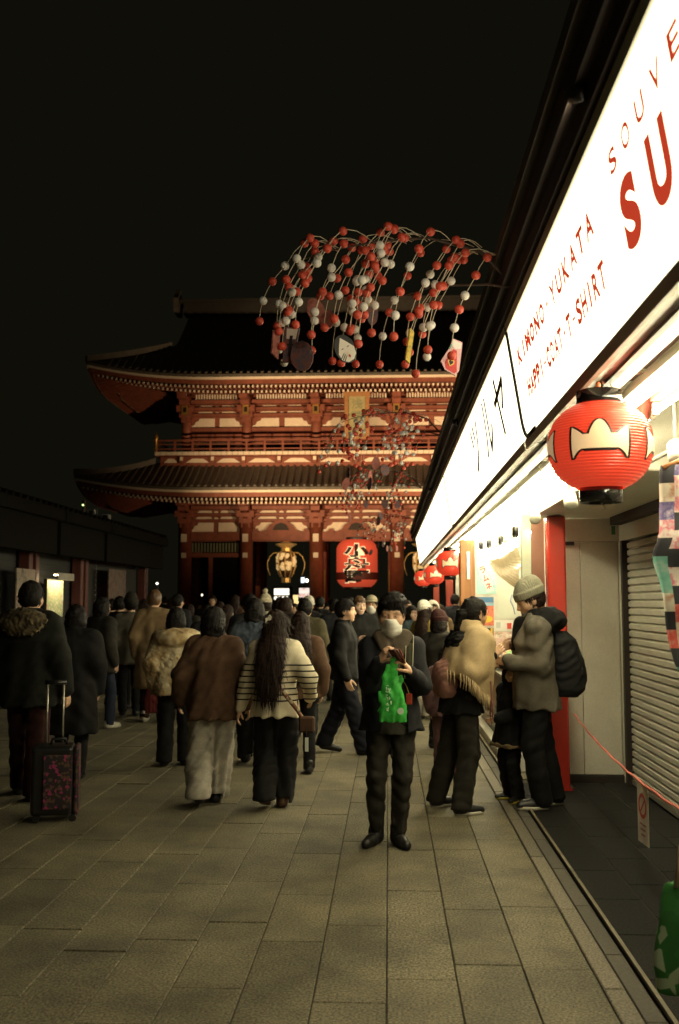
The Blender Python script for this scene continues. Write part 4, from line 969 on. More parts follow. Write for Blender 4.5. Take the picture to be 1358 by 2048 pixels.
p2_ = tag(bx('unlit_poster', ramp_mat('dim banner print', [(.12, .04, .03), (.08, .05, .035), (.14, .1, .08), (.16, .03, .02)], 'noise', 8), None, -5.66, -5.64, 19.9, 21.2, 1.0, 2.3), 'dim brown banner with a red top on the left shop behind the camera pole', 'banner')
p3_ = tag(bx('unlit_poster', ramp_mat('dark figure print', [(.05, .04, .03), (.3, .24, .18), (.2, .06, .03)], 'noise', 7), None, -5.66, -5.64, 14.9, 15.7, 1.5, 2.15), 'dark poster with a pale figure at the left edge beside a red pillar', 'poster')
# camera pole
cp = empty('camera_pole', (at(189, 1200, 20)[0], 20, 0), 0, 'thin grey pole with two cameras and a control box on the left', 'pole'); zt = at(190, 1015, 20)[2]
MB().tube([(0, 0, 0), (0, 0, zt)], [.035, .028], 8).build('pole', M_metal, cp, True)
MB().boxmm(-.2, -.06, -.06, .06, zt-.95, zt-.6).build('control_box', M_metal, cp)
for sx, zz in ((-.07, -.1), (.22, -.2)):
    c = MB().boxmm(sx-.07, sx+.07, -.14, .05, zt+zz-.05, zt+zz+.05).build('camera', mat('camera grey', (.22, .21, .18)), cp); MB().boxmm(sx-.045, sx+.045, -.146, -.141, zt+zz-.03, zt+zz+.03).build('lens', M_black, c)
MB().tube([(-.07, 0, zt-.15), (.02, 0, zt-.28), (.22, 0, zt-.24)], .015, 6).build('camera_arm', M_metal, cp)
for k, (px, py, Y, col, es, lb) in enumerate(((166, 1010, 21, (.6, 1, .3), 3, 'tiny green indicator light above the left cameras'), (314, 1167, 30, (1, .95, .8), 7, 'small white lamp shining left of the gate'), (404, 1190, 47, (1, .9, .6), 3, 'tiny lamp low in the left bay of the gate'), (294, 1102, 30, (1, .4, .1), .6, 'dim orange lamp left of the gate'))):
    t = empty('small_lamp', at(px, py, Y), 0, lb, 'lamp'); MB().sphere((0, 0, 0), .022*Y/21, 10, 6).build('lamp_globe', mat(f'lamp glow {k}', col, var=0, emis=col, es=es), t, True)
    MB().boxmm(-.03, .03, .02, .08, -.1, .1).build('lamp_holder', M_black, t)
    MB().tube([(0, .06, -.08), (0, .06, -at(px, py, Y)[2])], .03, 6).build('lamp_post', M_black, t)
# floodlight posts for the gate
for (x, y, z), lb in zip(FLOODS, ('thin post with two floodlights aimed at the gate, on its left', 'thin post with two floodlights aimed at the gate, on its right')):
    t = empty('floodlight_post', (x, y, 0), 0, lb, 'floodlight', 'floodlights before the gate'); MB().tube([(0, 0, 0), (0, 0, z-.1)], .05, 8).build('post', M_black, t, True)
    MB().boxmm(-.45, .45, -.03, .03, z-.12, z-.06).build('cross_bar', M_black, t)
    for s in (-.25, .25): MB().box((s, -.02, z+.06), (.3, .12, .24), (R(-30), 0, 0)).build('lamp_housing', M_black, t)
# stalls seen through the gate, awnings glow in place of stall light
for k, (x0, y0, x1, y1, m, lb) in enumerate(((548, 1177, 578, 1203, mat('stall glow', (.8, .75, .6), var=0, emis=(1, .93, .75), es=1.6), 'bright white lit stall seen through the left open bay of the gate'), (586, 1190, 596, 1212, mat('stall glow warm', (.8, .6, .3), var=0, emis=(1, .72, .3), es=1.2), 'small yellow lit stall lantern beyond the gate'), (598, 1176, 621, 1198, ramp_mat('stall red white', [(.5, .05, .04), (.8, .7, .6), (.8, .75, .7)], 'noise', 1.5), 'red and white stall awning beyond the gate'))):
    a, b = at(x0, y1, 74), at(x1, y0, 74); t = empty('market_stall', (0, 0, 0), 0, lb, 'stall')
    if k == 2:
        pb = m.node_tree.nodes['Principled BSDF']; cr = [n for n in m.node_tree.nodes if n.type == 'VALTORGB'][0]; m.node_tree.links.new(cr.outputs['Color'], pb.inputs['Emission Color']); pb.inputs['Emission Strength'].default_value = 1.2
    MB().boxmm(a[0], b[0], 74, 74.1, (a[2]+b[2])/2, b[2]).build('glowing_awning', m, t); MB().boxmm(a[0]-.1, b[0]+.1, 74.11, 75.5, 0, b[2]+.15).build('stall_body', M_dark, t)
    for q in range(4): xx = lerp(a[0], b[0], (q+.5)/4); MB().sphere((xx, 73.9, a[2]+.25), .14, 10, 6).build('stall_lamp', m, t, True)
ph = empty('phone_glow_panel', at(607, 1161, 62), 0, 'raised phone screen in the gate bay, built as an added hanging panel', 'sign'); MB().boxmm(-.16, .06, 0, .04, -.14, .2).build('lit_face', mat('blue white glow', (.6, .7, .9), var=0, emis=(.8, .9, 1), es=1.5), ph); MB().sphere((.2, 0, 0), .1, 10, 6).build('round_lamp', mat('lamp glow 1', (1, 1, 1)), ph, True); MB().boxmm(-.16, .3, .041, .08, -.2, .24).build('back_board', M_black, ph); MB().tube([(0, .06, .2), (0, .06, 2.2)], .02, 5).build('hanger', M_black, ph)  # stands in for a bright phone screen; the hanging panel is made up
# ------------------------------------------------------------------ people: soft surfaces grown from joints
class Field:
    def __init__(s, lo, hi, h):
        s.lo = np.array(lo, float); s.h = h; n = np.ceil((np.array(hi)-s.lo)/h).astype(int)+1
        s.ax = [s.lo[k]+h*np.arange(n[k]) for k in range(3)]; s.F = np.full(n, .5)
    def sub(s, lo, hi):
        i0 = [max(0, int((lo[k]-s.lo[k])/s.h)) for k in range(3)]; i1 = [min(len(s.ax[k]), int((hi[k]-s.lo[k])/s.h)+2) for k in range(3)]
        if any(i1[k] <= i0[k] for k in range(3)): return None
        return tuple(slice(i0[k], i1[k]) for k in range(3))
    def grid(s, sl): return s.ax[0][sl[0]][:, None, None], s.ax[1][sl[1]][None, :, None], s.ax[2][sl[2]][None, None, :]
    def op(s, fn, lo, hi, k=.02, mode='u'):
        pad = k+2.5*s.h; sl = s.sub(np.array(lo)-pad, np.array(hi)+pad)
        if sl is None: return s
        d = fn(*s.grid(sl)); a = s.F[sl]
        if mode == 'u':
            if k > 0: h = np.maximum(k-np.abs(a-d), 0)/k; s.F[sl] = np.minimum(a, d)-h*h*k*.25
            else: s.F[sl] = np.minimum(a, d)
        else:
            d = -d
            h = np.maximum(k-np.abs(a-d), 0)/max(k, 1e-6); s.F[sl] = np.maximum(a, d)+h*h*k*.25
        return s
    def cap(s, a, b, ra, rb=None, k=.02, sc=(1, 1, 1), mode='u'):
        a, b = np.array(a, float), np.array(b, float); rb = ra if rb is None else rb; sc = np.array(sc, float); A, B = a*sc, b*sc; ba = B-A; L = max(ba@ba, 1e-9); m = max(ra, rb)
        def fn(X, Y, Z):
            x, y, z = X*sc[0]-A[0], Y*sc[1]-A[1], Z*sc[2]-A[2]
            t = np.clip((x*ba[0]+y*ba[1]+z*ba[2])/L, 0, 1)
            return (np.sqrt((x-ba[0]*t)**2+(y-ba[1]*t)**2+(z-ba[2]*t)**2)-(ra+(rb-ra)*t))/sc.max()
        return s.op(fn, np.minimum(a, b)-m/sc.min(), np.maximum(a, b)+m/sc.min(), k, mode)
    def ell(s, c, r, k=.02, mode='u'):
        c, r = np.array(c, float), np.array(r, float)
        def fn(X, Y, Z):
            q = np.sqrt(((X-c[0])/r[0])**2+((Y-c[1])/r[1])**2+((Z-c[2])/r[2])**2); return (q-1)*r.min()*.9
        return s.op(fn, c-r, c+r, k, mode)
    def box(s, lo, hi, r=.01, k=.0, mode='u'):
        lo, hi = np.array(lo, float), np.array(hi, float); c = (lo+hi)/2; e = (hi-lo)/2-r
        def fn(X, Y, Z):
            x, y, z = np.abs(X-c[0])-e[0], np.abs(Y-c[1])-e[1], np.abs(Z-c[2])-e[2]
            return np.sqrt(np.maximum(x, 0)**2+np.maximum(y, 0)**2+np.maximum(z, 0)**2)+np.minimum(np.maximum(x, np.maximum(y, z)), 0)-r
        return s.op(fn, lo, hi, k, mode)
    def loft(s, rows, k=.02, p=2.3, mode='u', cut=None):    # rows: (z, cx, cy, rx, ry)
        rows = sorted(rows); r = np.array(rows); zz = r[:, 0]
        lo = [(r[:, 1]-r[:, 3]).min(), (r[:, 2]-r[:, 4]).min(), zz[0]]; hi = [(r[:, 1]+r[:, 3]).max(), (r[:, 2]+r[:, 4]).max(), zz[-1]]
        def fn(X, Y, Z):
            cx, cy, rx, ry = (np.interp(Z, zz, r[:, j]) for j in (1, 2, 3, 4))
            q = (np.abs((X-cx)/rx)**p+np.abs((Y-cy)/ry)**p)**(1/p); d = (q-1)*np.minimum(rx, ry)
            return np.maximum(d, np.maximum(Z-zz[-1], zz[0]-Z))
        return s.op(fn, lo, hi, k, mode)
    def folds(s, amp, f=1.0, ph=0., zscale=.55):
        sl = (slice(None),)*3; X, Y, Z = s.grid(sl)
        w = .5*np.sin(5*X+3*Z+ph)+.5*np.sin(4*Y-6*Z+2*ph)
        th = np.arctan2(X, Y+.02); dr = np.sin(8*th+2.2*np.sin(3.5*Z+ph)+ph*5)*(.35+.65*np.clip((1.3-Z)/.6, 0, 1))
        n = .75*dr+.22*np.sin(f*(22*X+9*np.sin(7*Z+ph)+13*Y)+ph)*np.sin(f*(zscale*26*Z+6*np.sin(9*X+ph*2)+5*Y)+2*ph)+1.25*(.9-1.9*np.abs(np.sin(f*(11*Y+14*X*np.cos(ph)-26*zscale*Z+2.2*w)+ph*3)))*(.35+.35*w)+1.6*(.6-1.3*np.abs(np.sin(f*(31*X-19*Y+27*Z*zscale+3*w)+ph)))*(.3-.25*w)
        s.F += amp*1.3*n; return s
    def mesh(s):
        F = s.F; S_ = F < 0; nx, ny, nz = F.shape
        F[0], F[-1] = .5, .5; F[:, 0], F[:, -1] = .5, .5; F[:, :, 0], F[:, :, -1] = .5, .5
        S_ = F < 0
        offs = [(i, j, k) for i in (0, 1) for j in (0, 1) for k in (0, 1)]
        cnt = sum(S_[i:nx-1+i, j:ny-1+j, k:nz-1+k].astype(np.int8) for i, j, k in offs)
        act = (cnt > 0) & (cnt < 8); idx = np.argwhere(act)
        val = np.stack([F[idx[:, 0]+i, idx[:, 1]+j, idx[:, 2]+k] for i, j, k in offs], 1)
        P = np.zeros((len(idx), 3)); C = np.zeros(len(idx)); of = np.array(offs, float)
        for a in range(8):
            for b in range(a+1, 8):
                if np.abs(of[a]-of[b]).sum() != 1: continue
                va, vb = val[:, a], val[:, b]; m = (va < 0) != (vb < 0)
                t = np.where(m, va/np.where(m, va-vb, 1), 0)[:, None]
                P += np.where(m[:, None], of[a]+(of[b]-of[a])*t, 0); C += m
        V = s.lo+s.h*(idx+P/C[:, None])
        vid = -np.ones(act.shape, int); vid[act] = np.arange(len(idx)); Q = []
        for ax in range(3):
            n = [nx, ny, nz]; o1, o2 = [(1, 2), (2, 0), (0, 1)][ax]
            sl = [slice(1, n[q]-1) for q in range(3)]; sl[ax] = slice(0, n[ax]-1); sl2 = list(sl); sl2[ax] = slice(1, n[ax])
            A, B = S_[tuple(sl)], S_[tuple(sl2)]; e = np.argwhere(A != B); st = A[A != B]
            e = e + np.array([1 if q != ax else 0 for q in range(3)])
            def g(d1, d2):
                w = e.copy(); w[:, o1] -= d1; w[:, o2] -= d2; return vid[w[:, 0], w[:, 1], w[:, 2]]
            q = np.stack([g(1, 1), g(0, 1), g(0, 0), g(1, 0)], 1); q[~st] = q[~st][:, ::-1]; Q.append(q)
        return V, np.concatenate(Q)
def join_geo(parts):
    V, Q, n = [], [], 0
    for v, q in parts: V.append(v); Q.append(q+n); n += len(v)
    return np.concatenate(V), np.concatenate(Q)
def xf(g, Rm, c, s=1.0): return g[0]@np.array(Rm).T*s+np.array(c), g[1]
_cache = {}
def cached(key, fn):
    if key not in _cache: _cache[key] = fn()
    return _cache[key]

def head_geo(h=.0055, female=False):
    def go():
        f = Field((-.11, -.14, -.2), (.11, .12, .15), h)
        f.ell((0, .012, .03), (.074, .094, .088)); f.ell((0, -.028, -.042), (.058 if not female else .055, .062, .074), .04); f.ell((0, -.055, -.096), (.026, .026, .02), .03)
        f.cap((-.045, -.045, -.03), (.045, -.045, -.03), .026, k=.03)
        f.cap((-.04, -.072, .022), (.04, -.072, .022), .011, k=.03)
        for s in (-1, 1): f.ell((s*.031, -.092, .004), (.02, .016, .011), .016, 's'); f.ell((s*.031, -.073, .004), (.016, .014, .012), .006)
        f.cap((0, -.084, .012), (0, -.103, -.03), .007, .0105, .014); f.ell((0, -.098, -.036), (.017, .012, .009), .01)
        f.ell((0, -.084, -.062), (.024, .012, .006), .008); f.ell((0, -.083, -.072), (.02, .012, .006), .008); f.cap((-.02, -.1, -.0665), (.02, -.1, -.0665), .0035, k=.006, mode='s')
        for s in (-1, 1): f.ell((s*.076, .012, -.012), (.009, .019, .03), .01)
        f.cap((0, .022, -.06), (0, .034, -.19), .052 if not female else .045, .058 if not female else .05, .03)
        return f.mesh()
    return cached(('head', h, female), go)
def hand_geo(curl, side, h=.0045):
    """hand frame: fingers along -z, palm faces -y, thumb on +x for side=1"""
    def go():
        f = Field((-.075, -.1, -.2), (.075, .05, .05), h)
        f.box((-.038, -.013, -.088), (.038, .013, -.002), .012); f.cap((0, 0, .03), (0, 0, -.02), .027, .03, .02, sc=(1, 1.35, 1))
        for k, (x, L_) in enumerate(((.030, .070), (.010, .080), (-.010, .074), (-.029, .058))):
            p = np.array([x*side, 0, -.085]); a = 0
            for q, fr in enumerate((.45, .32, .23)):
                a += curl*(.55 if q == 0 else .8)+.05*k*curl; d = np.array([0, -math.sin(a), -math.cos(a)]); n = p+d*L_*fr
                f.cap(p, n, .0092-.0008*q, .0086-.0009*q, .004); p = n
        p = np.array([.03*side, -.002, -.025]); 
        for d, L_, r in (((.55, -.35, -.75), .045, .012), ((.25, -.6*min(1, curl+.4), -.75), .034, .0105), ((.0, -.7*min(1, curl+.3), -.7), .026, .009)):
            d = np.array(d)*np.array([side, 1, 1]); d /= np.linalg.norm(d); n = p+d*L_; f.cap(p, n, r, r*.9, .008); p = n
        return f.mesh()
    return cached(('hand', curl, side, h), go)
def strands(V, Q, kind, h):
    """loose locks laid over the hair so that its outline and hairline break up"""
    rg = np.random.RandomState(5); n = np.cross(V[Q[:, 1]]-V[Q[:, 0]], V[Q[:, 3]]-V[Q[:, 0]]); N = np.zeros_like(V)
    for k in range(4): np.add.at(N, Q[:, k], n)
    N /= np.linalg.norm(N, axis=1)[:, None]+1e-9
    if (N*(V-V.mean(0))).sum() < 0: N = -N
    lng = kind in ('long', 'long_brown')
    ok = np.where((N[:, 2] > -.35) & ((V[:, 1] > -.075) | (V[:, 2] > .065)))[0]; cnt = 900 if h < .0085 else 260
    P = V[rg.choice(ok, cnt)]; Nn = N[rg.choice(ok, 1)[0]] if False else None
    idx = rg.choice(ok, cnt); P = V[idx].copy(); Nv = N[idx]; W = np.array([.01, .05, .16])
    ctr = np.array([0, .014, .02]); pts = [P+Nv*.0005]; step = (.03 if lng else .0135)*rg.uniform(.7, 1.3, cnt)[:, None]
    for s in range(4):
        d = np.where((P[:, 2] > .06)[:, None], (P-W)*np.array([1, 1, .3]), 0); d = d/(np.linalg.norm(d, axis=1)[:, None]+1e-6)*.8 + np.array([0, 0, -1])*(.55+.2*s)
        d += rg.normal(0, .22 if not lng else .08, d.shape); d -= (d*Nv).sum(1)[:, None]*Nv; d /= np.linalg.norm(d, axis=1)[:, None]+1e-6
        P = P+d*step; 
        if not lng:
            q = (P-ctr)/np.array([.083, .105, .098]); r = np.linalg.norm(q, axis=1)[:, None]; P = np.where((r > .6) & (P[:, 2:3] > -.02), ctr+(P-ctr)/r*np.clip(r, 1.0, 1.075), P); Nv = (P-ctr)/np.array([.0069, .011, .0096]); Nv /= np.linalg.norm(Nv, axis=1)[:, None]
            fm = (P[:, 1] < -.045) & (np.abs(P[:, 0]) < .066); lim = .04+.022*((np.sin(np.arange(cnt)*7.3)+1)/2); P[:, 2] = np.where(fm & (P[:, 2] < lim), lim, P[:, 2])
        pts.append(P+Nv*(.001+.0012*s))
    sd = np.cross(pts[1]-pts[0], Nv); sd /= np.linalg.norm(sd, axis=1)[:, None]+1e-6; wd = (.0026, .0034, .003, .002, .0004); vs = []; qs = []
    for s in range(5): vs += [pts[s]-sd*wd[s], pts[s]+sd*wd[s]]
    b = len(V); A = np.arange(cnt)
    for s in range(4): qs.append(np.stack([b+(2*s)*cnt+A, b+(2*s+1)*cnt+A, b+(2*s+3)*cnt+A, b+(2*s+2)*cnt+A], 1))
    return np.concatenate([V]+vs), np.concatenate([Q]+qs)
def hair_geo(kind, h=.008):
    def go():
        f = Field((-.17, -.16, -.62 if kind in ('long', 'long_brown') else -.3), (.17, .28, .2), h)
        f.ell((0, .014, .038), (.083, .105, .094))
        if kind in ('short', 'mop'):
            f.ell((0, .04, -.005), (.083, .075, .085), .03)
            if kind == 'mop':
                f.cap((-.05, -.074, .088), (.05, -.076, .09), .012, k=.025); f.ell((.02, .0, .095), (.07, .09, .05), .03)
                for s in (-1, 1): f.cap((s*.074, -.04, .055), (s*.075, -.03, .015), .009, .005, .015)
                for x in (-.05, -.03, -.012, .012, .034, .052): f.cap((x, -.086, .082), (x*1.15+.008, -.093, .05+.012*math.sin(x*200)), .011, .0035, .008)
            f.box((-.064, -.2, -.3), (.064, -.068, .058 if kind == 'short' else .04), .01, .015, 's'); f.box((-.2, -.2, -.3), (.2, -.012, -.0), .01, .012, 's'); f.box((-.2, -.2, -.3), (.2, .2, -.085), .01, .02, 's')
            for s in (-1, 1): f.ell((s*.08, .008, -.014), (.022, .024, .034), .008, 's')
        elif kind == 'bob':
            f.ell((0, .03, -.04), (.1, .092, .12), .03); f.loft([(-.17, 0, .04, .088, .07), (-.05, 0, .035, .1, .085), (.05, 0, .03, .09, .09)], .02)
            f.box((-.06, -.2, -.3), (.06, -.052, .045), .01, .02, 's')
        elif kind in ('long', 'long_brown'):
            f.loft([(-.6, .0, .215, .07, .022), (-.5, .005, .21, .105, .03), (-.35, .0, .19, .125, .042), (-.2, 0, .14, .12, .065), (-.08, 0, .06, .105, .085), (.05, 0, .03, .09, .09)], .03)
            f.box((-.06, -.2, -.3), (.06, -.05, .045), .01, .02, 's'); f.box((-.2, -.2, -.7), (.2, -.02, -.12), .01, .02, 's')
        elif kind == 'pony':
            f.ell((0, .035, -.01), (.082, .08, .085), .03); f.ell((.0, .13, -.01), (.035, .04, .035), .02); f.cap((0, .13, -.02), (.01, .15, -.13), .038, .03, .02)
            f.box((-.062, -.2, -.3), (.062, -.06, .055), .01, .015, 's'); f.box((-.2, -.2, -.3), (.2, -.005, .0), .01, .012, 's')
            for s in (-1, 1): f.ell((s*.08, .008, -.014), (.022, .024, .034), .008, 's')
        X, Y, Z = f.grid((slice(None),)*3); th = np.arctan2(X, Y+.0001)
        f.F += .005*np.sin(38*X+7*np.sin(25*Z))*np.sin(31*Y+20*Z)*np.sin(29*Z+9*X+1)
        f.F += .0022*np.sin(th*27+3*np.sin(Z*13)+2*np.sin(Y*40))*np.sin(th*9+Z*11)+.0014*np.sin(th*61+4*np.sin(Z*21))
        return strands(*f.mesh(), kind, h)
    return cached(('hair', kind, h), go)
def hat_geo(kind, h=.007):
    def go():
        f = Field((-.16, -.24, -.16), (.16, .19, .26), h)
        if kind == 'beanie':
            f.ell((0, .02, .055), (.094, .116, .105)); f.ell((0, .05, .12), (.06, .07, .055), .04); f.box((-.3, -.3, -.3), (.3, .3, .03), .005, .0, 's'); f.loft([(.022, 0, .014, .096, .116), (.075, 0, .02, .1, .12), (.08, 0, .02, .094, .114)], .006)
            X, Y, Z = f.grid((slice(None),)*3); f.F += .0022*np.sin(np.arctan2(X, Y-.02)*44)
        elif kind == 'pompom':
            f.ell((0, .02, .06), (.096, .112, .11)); f.box((-.3, -.3, -.3), (.3, .3, .03), .005, .0, 's'); f.loft([(.022, 0, .014, .1, .116), (.08, 0, .02, .102, .118)], .01); f.ell((0, .03, .2), (.045, .045, .045))
            X, Y, Z = f.grid((slice(None),)*3); f.F += .003*np.sin(60*X)*np.sin(60*Y)*np.sin(60*Z)
        elif kind == 'cap':
            f.ell((0, .014, .06), (.092, .11, .092)); f.box((-.3, -.3, -.3), (.3, .3, .045), .005, .0, 's'); f.op(lambda X, Y, Z: np.maximum(np.sqrt((X/.085)**2+((Y+.08)/.1)**2)*.085-.085, np.abs(Z-.055+.6*X*X+.08*(Y+.12)*(Y+.12))-.006), (-.09, -.19, .02), (.09, .02, .08), .006)
        elif kind == 'hood':
            f.ell((0, .025, .02), (.116, .13, .135)); f.ell((0, .06, -.1), (.12, .1, .07), .04); f.ell((0, -.09, -.01), (.07, .12, .095), .02, 's')
            X, Y, Z = f.grid((slice(None),)*3); f.F += .003*np.sin(50*X+20*Z)*np.sin(50*Y+9)*np.sin(50*Z)
        return f.mesh()
    return cached(('hat', kind, h), go)
def mask_geo():
    def go():
        f = Field((-.1, -.16, -.14), (.1, .04, .04), .005)
        f.ell((0, -.022, -.058), (.071, .083, .074)); f.ell((0, -.098, -.03), (.02, .02, .026), .04); f.ell((0, -.058, -.1), (.04, .04, .035), .03); f.cap((-.045, -.06, -.088), (.045, -.06, -.088), .018, k=.02)
        f.box((-.2, -.028, -.2), (.2, .2, .2), .01, .01, 's'); f.box((-.2, -.3, -.012), (.2, .2, .2), .005, .006, 's')
        X, Y, Z = f.grid((slice(None),)*3); f.F += .0005*np.sin(Z*230)+.001*np.sin(40*X+30*Z)
        return f.mesh()
    return cached('mask', go)
def ik(a, b, l1, l2, pole):
    a, b, pole = np.array(a, float), np.array(b, float), np.array(pole, float); d = b-a; L_ = np.linalg.norm(d)
    if L_ > (l1+l2)*.999: b = a+d/L_*(l1+l2)*.999; d = b-a; L_ = np.linalg.norm(d)
    u = d/L_; x = (l1*l1-l2*l2+L_*L_)/(2*L_); hgt = math.sqrt(max(0, l1*l1-x*x)); p = pole-(pole@u)*u; p = p/np.linalg.norm(p)
    return a+u*x+p*hgt, b
M_skin = mat('warm skin', (.58, .35, .22), .5, var=.08, vs=14); M_skinp = mat('pale skin', (.58, .38, .27), .5, var=.06, vs=14)
M_hair = mat('black hair', (.008, .006, .005), .62, bump=.5, bs=90, var=.3, vs=60, aniso=(3, 3, .3), spec=.2); M_hairb = mat('dark brown hair', (.022, .011, .007), .6, bump=.5, bs=90, var=.35, vs=60, aniso=(3, 3, .3), spec=.2); M_hairl = mat('light brown hair', (.11, .06, .03), .42, var=.3, vs=50, aniso=(3, 3, .3))
M_eyew = mat('eye white', (.6, .56, .5), .25, var=0); M_eyeb = mat('eye iris', (.012, .008, .006), .15, var=0)
def cloth(name, col, var=.22, vs=9, bump=.35, bs=260, rough=.85): return mat(name, col, rough, var=var, vs=vs, bump=bump, bs=bs, spec=.2, speck=(210, .2))
C_black = cloth('black wool', (.009, .0085, .008)); C_navy = cloth('navy wool', (.016, .016, .019)); C_char = cloth('charcoal cotton', (.026, .023, .018)); C_tan = cloth('tan wool', (.2, .135, .07)); C_brown = cloth('brown fleece', (.085, .046, .026)); C_grey = cloth('grey cotton', (.36, .33, .27)); C_olive = cloth('olive nylon', (.05, .042, .02)); C_dgrn = cloth('dark green parka', (.008, .0085, .006)); C_jean = cloth('dark denim', (.018, .022, .04)); C_cream = cloth('cream knit', (.55, .48, .34), bs=140); C_maroon = cloth('maroon cloth', (.03, .009, .007)); C_grj = cloth('grey brown jacket', (.12, .105, .08)); C_sh = mat('black shoe leather', (.014, .013, .012), .45, var=.2); C_sole = mat('pale shoe sole', (.5, .47, .38), .6, var=.15); C_mask = mat('white mask cloth', (.8, .78, .7), .75, var=.06, trans=.15)
PEOPLE = 'people strolling in the shopping street'
NP = [0]
def person(label, loc, rz, H=1.68, lean=(0, 0), feet=None, wrists=None, poles=None, hands=None, head=(0, 0, 0), coat=None, sleeve=None, legs=None, shoes=None, hair=('short', None), hat=None, mask=False, skin=None, h=.016, hh=.008, face=True, female=False, group=PEOPLE, bare=False, twist=0, collar=None, vest=None, HS=1.07):
    """joints in metres for a 1.72 m person facing -y, scaled to H"""
    s = H/1.72; NP[0] += 1; ph = NP[0]*1.37
    skin = skin or M_skin
    t = empty('person', loc, rz, label, 'person', group); t.scale = (s, s, s)
    lx, ly = lean
    P0 = np.array([lx*.15, ly*.1, .93]); Cc = np.array([lx*.75, ly*.8, 1.27]); Nb = np.array([lx, ly+.02, 1.46]); Hc = Nb+np.array([lx*.12, ly*.18-.03, .145])
    feet = feet or [(-.1, 0, 0), (.1, 0, 0)]; leg = []
    for i, sg in enumerate((-1, 1)):
        f = np.array(feet[i], float); ank = f+np.array([0, .03, .085]); hp = P0+np.array([sg*.09, 0, -.03])
        kn, ank2 = ik(hp, ank, .418, .407, (sg*.1, -1, 0)); leg.append((hp, kn, ank2, f))
    tw = R(twist); ct, st = math.cos(tw), math.sin(tw); arms = []
    wrists = wrists or [None, None]; poles = poles or [None, None]
    for i, sg in enumerate((-1, 1)):
        sh = np.array([lx*.97+sg*.158*ct, ly*.97+.015+sg*.158*st, 1.385]); w = wrists[i]
        w = np.array(w, float) if w is not None else np.array([sh[0]+sg*.075, sh[1]-.03, .87])
        el, w2 = ik(sh, w, .29, .265, poles[i] or (sg*.5, .9, -.1)); arms.append((sh, el, w2))
    # ---- skin body: one continuous surface
    f = Field((-.62, -.62, 0), (.62, .5, 1.6), h)
    f.loft([(.86, P0[0], P0[1], .15, .1), (1.05, (P0[0]+Cc[0])/2, (P0[1]+Cc[1])/2, .125, .09), (1.27, *Cc[:2], .155, .105), (1.42, *(Nb[:2]+Cc[:2])/2, .13, .075)], .03)
    f.cap(Nb+np.array([0, .0, -.03]), Hc+np.array([0, .02, -.07]), .056, .048, .03)
    ff0 = (shoes[2] if shoes and len(shoes) > 2 else (0, 0))
    for (hp, kn, an, ft), fa_ in zip(leg, ff0):
        f.cap(hp, kn, .08, .052, .03); f.cap(kn, an, .05, .036, .02); f.cap(an+np.array([0, -.01, -.04]), an+np.array([.1*math.sin(R(fa_)), -.1*math.cos(R(fa_)), -.058]), .03, .018, .02)
    f.cap(arms[0][0], arms[1][0], .05, k=.05)
    for sh, el, w in arms: f.cap(sh, el, .046, .037, .03); f.cap(el, w, .037, .026, .015)
    parts = [f.mesh()]
    hr = Euler((R(head[0]), R(head[1]), R(head[2]))).to_matrix(); Hm = np.array(hr)
    parts.append(xf(head_geo(hh if hh > .005 else .0055, female), Hm, Hc, HS))
    for i, (sh, el, w) in enumerate(arms):
        hd = (hands or [None, None])[i]; dz = (w-el)/np.linalg.norm(w-el); sg = (-1, 1)[i]
        if hd and hd.get('dir') is not None: dz = np.array(hd['dir'], float); dz /= np.linalg.norm(dz)
        pn = np.array(hd['palm'], float) if hd and 'palm' in hd else np.array([-sg, -.2, 0.])
        pn = pn-(pn@dz)*dz; pn /= np.linalg.norm(pn); zax = -dz; yax = -pn; xax = np.cross(yax, zax)
        side = 1 if (xax@np.array([0, -1, .3])) > 0 else -1
        if hd and 'side' in hd: side = hd['side']
        parts.append(xf(hand_geo(round(hd['curl'], 2) if hd and 'curl' in hd else .45, side, .0045 if h < .014 else .007), np.stack([xax, yax, zax], 1), w))
    link('body', mesh_np('body', *join_geo(parts), mats=[skin]), t)
    # ---- clothes
    if coat:
        m, hem, bulk = coat['mat'], coat.get('hem', .78), coat.get('bulk', .03); fl = coat.get('flare', 0)
        b = bulk; f = Field((-.66, -.66, hem-.06), (.66, .56, 1.62), coat.get('h', h))
        rows = [(hem, lerp(P0[0], Cc[0], .0 if hem < .93 else .3), P0[1]*.8+coat.get('hy', 0), .178+b+fl, .13+b+fl*.8), (.95, *P0[:2], .168+b, .12+b), (1.08, *(P0[:2]*.5+Cc[:2]*.5), .145+b*1.1, .098+b*1.05), (1.27, *Cc[:2], .168+b, .112+b), (1.37, *(Nb[:2]*.6+Cc[:2]*.4), .135+b*.9, .088+b*.8), (1.455, *Nb[:2], .075+b*.5, .07+b*.4)]
        rows = [r for r in rows if r[0] >= hem]
        f.loft(rows, .03)
        sb = coat.get('sleeve', b)
        for sh, el, w in arms:
            f.cap(sh+np.array([0, 0, -.012]), el, .05+sb, .041+sb, .05); f.cap(el, el+(w-el)*.96, .041+sb, .031+sb*.7, .02); f.cap(sh+np.array([0, 0, -.0]), Nb+np.array([0, 0, -.02]), .035+b*.7, .045+b*.6, .04)
        f.cap(np.array([arms[0][0][0], arms[0][0][1], 1.375]), np.array([arms[1][0][0], arms[1][0][1], 1.375]), .045+b*.7, k=.05)
        for q in coat.get('extra', []): q(f)
        if collar is None or collar: f.loft([(1.42, Nb[0], Nb[1], .085+b*.5, .08+b*.4), (1.50+(.0 if collar is None else collar), Nb[0]*1.02, Nb[1]-.005, .075+b*.3, .072+b*.3)], .015)
        f.folds(coat.get('fold', .006), coat.get('ff', 1.0), ph)
